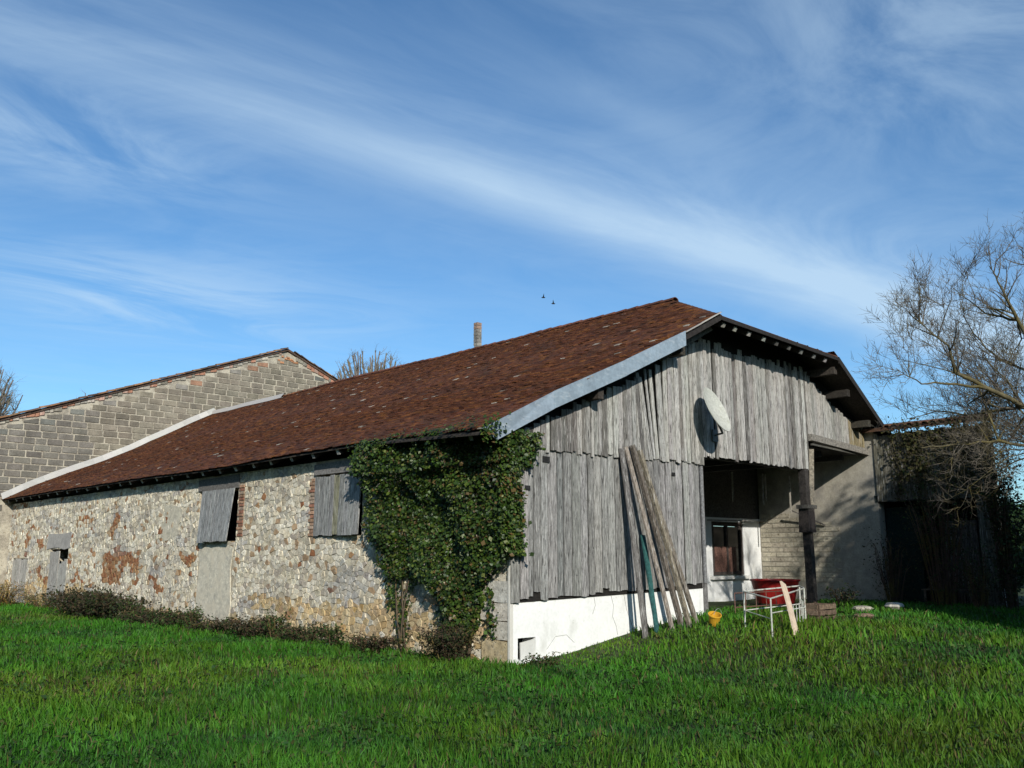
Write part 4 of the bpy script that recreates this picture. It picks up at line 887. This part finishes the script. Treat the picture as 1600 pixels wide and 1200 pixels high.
# birds
for (p, a, lab) in (((21.5, 20.3, 14.3), .5, 'upper tiny dark bird flying above the roof'), ((21.9, 20.0, 14.0), -.3, 'lower tiny dark bird flying above the roof')):
    t = thing('bird', lab, 'bird', p, 'birds over the roof'); p = Vector(p)
    mb = MB(); mb.tube([p - rt * .10, p - rt * .04, p + rt * .05, p + rt * .1], [.008, .03, .03, .01], (.02, .02, .02), 6); mb.build('body', m_old, t, p)
    for s_ in (-1, 1): mb = MB(); tip = p + Vector((0, 0, .16)) + h * .2 * s_ + rt * .05 * a; b0 = p + h * .02 * s_; mb.add([b0 - rt * .04, b0 + rt * .04, tip, b0 - rt * .04 + Vector((0, 0, .012)), b0 + rt * .04 + Vector((0, 0, .012)), tip + Vector((0, 0, .006))], [(0, 1, 2), (5, 4, 3), (0, 3, 4, 1), (1, 4, 5, 2), (2, 5, 3, 0)], (.02, .02, .02)); mb.build('wing', m_old, t, p)

# ------------------------------------------------------------------ trees
def limb_pts(a, b, n, wob, curve=0):
    a = Vector(a); b = Vector(b); L_ = (b - a).length; o_ = []
    for i in range(n + 1):
        t = i / n; p = a.lerp(b, t) + Vector((0, 0, curve * L_ * t * (1 - t)))
        if 0 < i < n: p += Vector((R.gauss(0, wob), R.gauss(0, wob), R.gauss(0, wob))) * L_
        o_.append(p)
    return o_
def at(x_, y_, D): return CAM + (fw * 1403 + rt * (x_ - 800) - up * (y_ - 600)) * (D / 1403)
def twigs(tw, br_mb, P, r, lvl, dens, length, bias, col, maxl=3):
    """side shoots along polyline P; lvl counts down"""
    tot = sum((b - a).length for a, b in zip(P, P[1:])); n = max(1, int(tot * dens))
    for _ in range(n):
        i = R.randrange(len(P) - 1); t = R.random(); a = P[i].lerp(P[i + 1], t); f_ = (i + t) / (len(P) - 1)
        d0 = (P[i + 1] - P[i]).normalized(); v_ = Vector((R.gauss(0, 1), R.gauss(0, 1), R.gauss(0, 1))); v_ -= v_.dot(d0) * d0; v_.normalize()
        d = (d0 * .55 + v_ * .75 + Vector(bias) * R.uniform(.2, 1)).normalized(); L_ = length * R.uniform(.45, 1.2) * (1 - .35 * f_)
        ns_ = 4 if lvl > 1 else 3; Q = [a]; p = a
        for k in range(ns_): d = (d + Vector((R.gauss(0, .2), R.gauss(0, .2), R.gauss(.07, .17)))).normalized(); p = p + d * L_ / ns_; Q.append(p)
        r0 = max(.003, r * .42 * (1 - .5 * f_)); rr = [r0 * (1 - .75 * k / ns_) for k in range(ns_ + 1)]
        (br_mb if lvl == maxl else tw).tube(Q, rr, jit(col, .25), 5 if lvl == maxl else 3, False)
        if lvl > 1: twigs(tw, br_mb, Q, r0, lvl - 1, dens * 1.75, length * .5, bias, col, maxl)
def bare_tree(label, base, limbs, r0, dens, length, lvl, col=(.11, .095, .075), bias=(0, 0, .25), group=None, wob=.02, kmoss=None, thin=1):
    t = thing('bare_tree', label, 'tree', base, group)
    tw = MB(); sec = MB()
    for j, (pts, ra, rb) in enumerate(limbs):
        P = []
        for a, b in zip(pts, pts[1:]): P += limb_pts(a, b, 4, wob)[(1 if P else 0):]
        if j: ra_, rb_ = ra * thin, rb * thin
        else: ra_, rb_ = ra, rb
        mb = MB(); n = len(P); mb.tube(P, [ra_ + (rb_ - ra_) * i / (n - 1) for i in range(n)], jit(kmoss or col, .15), 8)
        mb.build('trunk' if j == 0 else 'limb', m_bark, t, P[0], smooth=True)
        if j: twigs(tw, sec, P[len(P) // 5:], (ra + rb) / 2, lvl, dens, length, bias, col, lvl)
    sec.build('branches', m_bark, t, base, kind='stuff'); tw.build('twigs', m_bark, t, base, kind='stuff'); return t, len(tw.f)
D_ = 13.6
tb = at(1700, 940, 14.2); tb.z = g(tb.x, tb.y)
fork = at(1690, 770, 14.1); fk2 = at(1672, 700, 14)
limbs = [([tb, fork, fk2], .20, .14),
 ([fork, at(1640, 700, 13.7), at(1560, 688, 13.4), at(1500, 693, 13.2), at(1440, 700, 13.0)], .06, .012),
 ([fk2, at(1610, 640, 13.5), at(1545, 608, 13.3), at(1492, 582, 13.1), at(1482, 540, 13), at(1432, 500, 12.9)], .085, .012),
 ([at(1545, 608, 13.3), at(1480, 600, 13.0), at(1440, 600, 12.8), at(1400, 575, 12.6)], .04, .006),
 ([at(1600, 635, 13.5), at(1520, 648, 13.9), at(1465, 642, 14.1), at(1415, 655, 14.3)], .04, .006),
 ([fk2, at(1630, 590, 13.8), at(1590, 500, 13.8), at(1565, 450, 13.8), at(1545, 415, 13.9)], .085, .01),
 ([at(1590, 500, 13.8), at(1540, 490, 14.2), at(1490, 450, 14.4)], .04, .006),
 ([fk2, at(1660, 540, 14.2), at(1630, 450, 14.4), at(1610, 395, 14.5)], .085, .01),
 ([fk2, at(1700, 560, 14.6), at(1690, 440, 15), at(1680, 370, 15)], .085, .01),
 ([fork, at(1760, 640, 14.3), at(1830, 520, 14.3), at(1850, 420, 14.3)], .08, .01),
 ([at(1630, 590, 13.8), at(1560, 560, 14.4), at(1520, 520, 14.7), at(1500, 470, 14.9)], .04, .006),
 ([at(1640, 700, 13.7), at(1570, 730, 13.9), at(1510, 760, 14.0)], .03, .005)]
for k in range(12):
    s0 = R.choice([at(1610, 640, 13.5), at(1640, 700, 13.7), at(1560, 688, 13.4), at(1672, 700, 14)])
    e0 = at(R.uniform(1430, 1600), R.uniform(600, 770), R.uniform(13, 14.8)); limbs.append(([s0, s0.lerp(e0, .5) + Vector((R.gauss(0, .12), R.gauss(0, .12), R.uniform(0, .25))), e0], .022, .004))
for (px_, py_) in ((1412, 520), (1420, 500), (1440, 470), (1475, 470), (1505, 440), (1430, 560)):      # upright water shoots
    a_ = at(px_, py_ + 25, 12.9); limbs.append(([a_, a_ + Vector((.02, 0, .3)), a_ + Vector((.04, .02, .62))], .008, .003))
for k in range(12):
    s0 = R.choice([at(1672, 700, 14), at(1610, 640, 13.5), at(1630, 590, 13.8), at(1640, 700, 13.7), at(1560, 688, 13.4), at(1590, 500, 13.8), at(1545, 608, 13.3)])
    e0 = at(R.uniform(1400, 1620), R.uniform(470, 800), R.uniform(13, 15.6)); m0 = s0.lerp(e0, .5) + Vector((R.gauss(0, .15), R.gauss(0, .15), R.uniform(-.05, .3)))
    limbs.append(([s0, m0, e0], .03, .005))
_, nf = bare_tree('large mossy bare tree reaching in from the right over the side wing', tb, limbs, .2, 6.2, .95, 3, col=(.115, .10, .08), bias=(-.1, .05, .45), kmoss=(.105, .09, .05), thin=.58)
print('twig faces', nf)
def far_tree(label, base, H, W_, n, group, tw_len, dens=.9):
    base = Vector(base); limbs = [([base, base + Vector((0, 0, H * .35)), base + Vector((.2, .1, H * .6))], .02 * H, .012 * H)]
    for k in range(n):
        a = 6.28 * k / n + R.uniform(-.3, .3); el = R.uniform(.25, 1.0); st = base + Vector((0, 0, H * R.uniform(.3, .55)))
        e = base + Vector((math.cos(a) * W_ * el, math.sin(a) * W_ * el, H * (.98 - .28 * el ** 2)))
        limbs.append(([st, st.lerp(e, .5) + Vector((0, 0, .04 * H)), e], .008 * H, .002 * H))
    bare_tree(label, base, limbs, 0, dens, tw_len, 2, col=(.16, .14, .125), group=group)
B_g = 'bare trees far behind the barns'
far_tree('round-topped bare tree rising behind the roof between the block gable and chimney', (35.4, 55.3, -2), 22.3, 5.0, 100, B_g, 1.3, 2.3)
far_tree('bare tree top cut by the left picture edge above the block gable', (13.2, 90.5, -2), 23.2, 5.0, 50, B_g, 2.2, 2.0)
far_tree('tiny bare treetop just showing above the block gable edge', (27.3, 104.3, 0), 22.3, 1.8, 14, B_g, 1.4, 1.2)

# dense evergreen that stands out of frame to the right and shades the wing
def evergreen(label, base, crown_c, rad, n, size, pal=((.02, .045, .012), (.03, .06, .015), (.015, .035, .01)), nlump=16):
    t = thing('evergreen_tree', label, 'tree', base); mb = MB(); cc_ = Vector(crown_c)
    mb.tube([base, Vector(base).lerp(cc_, .5), cc_], [.2, .15, .08], (.08, .06, .045), 8); mb.build('trunk', m_bark, t, base)
    L_ = [Vector((R.gauss(0, 1), R.gauss(0, 1), R.gauss(0, 1))).normalized() * R.uniform(.35, .8) for _ in range(nlump)]
    P = []; Nn = []
    for _ in range(n):
        q_ = R.choice(L_); v_ = Vector((R.gauss(0, 1), R.gauss(0, 1), R.gauss(0, 1))).normalized(); w_ = q_ + v_ * R.uniform(.1, .36)
        P.append((cc_.x + w_.x * rad[0], cc_.y + w_.y * rad[1], max(.3, cc_.z + w_.z * rad[2]))); Nn.append(v_ + Vector((0, 0, .5)))
    V, F, c4 = leaves(np.array(P), np.array([tuple(v_) for v_ in Nn]), size, cols(n, pal)); tagp(npmesh('crown', V, F, c4, m_bush, t, crown_c), kind='stuff')
evergreen('taller dense dark evergreen standing just right of the view', (6.8, -11.3, 0), (6.8, -11.3, 4.9), (3.1, 3.1, 5.2), 30000, .20, nlump=40)
evergreen('shorter dense dark evergreen standing just right of the view', (7.6, -8.2, 0), (7.6, -8.2, 3.7), (2.1, 2.6, 3.6), 20000, .18, nlump=40)
evergreen('round dark evergreen behind the taller one beside the view', (10.5, -12.0, 0), (10.5, -12.0, 3.8), (2.8, 2.8, 3.8), 14000, .22, nlump=30)
evergreen('dark hedge-like tree behind the wing at the right picture edge', (30, 3.2, 0), (30, 3.2, 1.8), (3.2, 3.2, 2.2), 5000, .22)
evergreen('dark low thicket far behind the wing corner', (25, 1.9, 0), (25, 1.9, 1.3), (2.0, 1.6, 1.5), 3000, .16)

# unseen wood added behind the camera to cut sky fill, lower towards the sun
P = []; Nn = []
for _ in range(42000):
    az = R.uniform(-2.0, 2.0) + math.atan2(-h.x, -h.y); d = 24 + abs(R.gauss(0, 3)); off_ = abs(az - math.atan2(-.6, -1)); off_ = min(off_, 6.2832 - off_); top = 6.6 + 6.5 * ss((off_ - .45) / .5) + 1.6 * fbm(az * 4, 3.) + 1.2 * fbm(az * 15, 9.)
    z = top * R.random() ** .8; P.append((CAM.x + d * math.sin(az), CAM.y + d * math.cos(az), z)); Nn.append((-math.sin(az) + R.gauss(0, .5), -math.cos(az) + R.gauss(0, .5), .5))
V, F, c4 = leaves(np.array(P), np.array(Nn), .75, cols(len(P), [(.02, .04, .012), (.03, .05, .015), (.05, .045, .02)])); tagp(npmesh('added_woodland', V, F, c4, m_bush), kind='stuff')

# ------------------------------------------------------------------ grass and weeds
def inside(X, Y):
    a = (X > -.04) & (X < 15) & (Y > -.03) & (Y < 27); porch = (X > 5.1) & (X < 11.9) & (Y < .5)
    b = (X > 11.95) & (Y > -2.95); return (a & ~porch) | b
def sample(n, rmin, rmax, pw, half=.70):
    u = rng.random(n); e = 2 - pw; r = (rmin ** e + u * (rmax ** e - rmin ** e)) ** (1 / e); th = rng.uniform(-half, half, n) + math.atan2(h.x, h.y)
    X = CAM.x + r * np.sin(th); Y = CAM.y + r * np.cos(th); k = ~inside(X, Y); return X[k], Y[k], r[k]
def gv(X, Y): return np.array([g(a, b) for a, b in zip(X, Y)])
X, Y, r = sample(350000, 1.9, 46, 1.42)
n = len(X); Z = gv(X, Y)
pat = np.array([fbm(a * .55, b * .55, 40.) for a, b in zip(X, Y)]); pat2 = np.array([fbm(a * .22, b * .22, 50.) for a, b in zip(X, Y)])
hgt = (.085 + .045 * np.clip(pat + .2, -.5, 1)) * rng.uniform(.55, 1.45, n)
wallclose = np.where((X > -.1) & (X < 2.6) & (Y > -1.1), .42, 1.0); hgt *= wallclose
hgt = np.clip(hgt, .03, .3)
wd = .0027 * (np.maximum(r, 3) / 4) ** .85 * rng.uniform(.7, 1.5, n)
ang = rng.uniform(0, 6.2832, n); flow = np.array([fbm(a * .7, b * .7, 60.) for a, b in zip(X, Y)]) * 5
lean = rng.uniform(.1, .8, n) * hgt; lx = np.cos(ang * .8 + flow) * lean; ly = np.sin(ang * .8 + flow) * lean
sx = -np.sin(ang) * wd; sy = np.cos(ang) * wd
V = np.zeros((n, 5, 3))
V[:, 0] = np.stack([X - sx, Y - sy, Z - .01], 1); V[:, 1] = np.stack([X + sx, Y + sy, Z - .01], 1)
V[:, 2] = np.stack([X - sx * .8 + lx * .4, Y - sy * .8 + ly * .4, Z + hgt * .62], 1); V[:, 3] = np.stack([X + sx * .8 + lx * .4, Y + sy * .8 + ly * .4, Z + hgt * .62], 1)
V[:, 4] = np.stack([X + lx, Y + ly, Z + hgt * .98], 1)
i = np.arange(n)[:, None] * 5; F = np.concatenate([i + [0, 1, 3], i + [0, 3, 2], i + [2, 3, 4]])
base = np.array([.046, .165, .012]); yel = np.array([.09, .17, .012]); blu = np.array([.026, .105, .014]); dead = np.array([.12, .095, .035])
t1 = np.clip(pat2 * 1.6 + .35 + rng.normal(0, .25, n), 0, 1)[:, None]; cc = base * (1 - t1) + yel * t1
t2 = np.clip(-pat * 1.4 + rng.normal(0, .25, n), 0, 1)[:, None]; cc = cc * (1 - t2) + blu * t2
dk = (rng.random(n) < .04 + .3 * np.clip(pat2 - .12, 0, 1)); cc[dk] = dead * rng.uniform(.5, 1.3, (dk.sum(), 1)); cc *= rng.uniform(.6, 1.35, (n, 1))
go = npmesh('grass', V.reshape(-1, 3), F, np.repeat(cc, 5, 0), m_grass); tagp(go, kind='stuff')
# broad-leaved weeds among the grass, in drifts
X, Y, r = sample(32000, 2.0, 24, 1.3)
pw = np.array([fbm(a * .8, b * .8, 70.) for a, b in zip(X, Y)]); k = pw > .02 + rng.normal(0, .12, len(X)); X, Y, r = X[k], Y[k], r[k]; k = ~((X > -.1) & (X < 2.6) & (Y > -.7)); X, Y, r = X[k], Y[k], r[k]; n = len(X)
P = np.stack([X, Y, gv(X, Y) + rng.uniform(.02, .115, n)], 1); Nn = rng.normal(size=(n, 3)) * .45 + [0, 0, 1]
cc = cols(n, [(.035, .085, .018), (.05, .11, .02), (.025, .065, .018), (.06, .10, .025), (.06, .07, .02)], .3)
V, F, c4 = leaves(P, Nn, np.clip(.018 + .0035 * r, .025, .06), cc, asp=.7); tagp(npmesh('ground_cover', V, F, c4, m_bush), kind='stuff')
print('objects', len(bpy.data.objects))
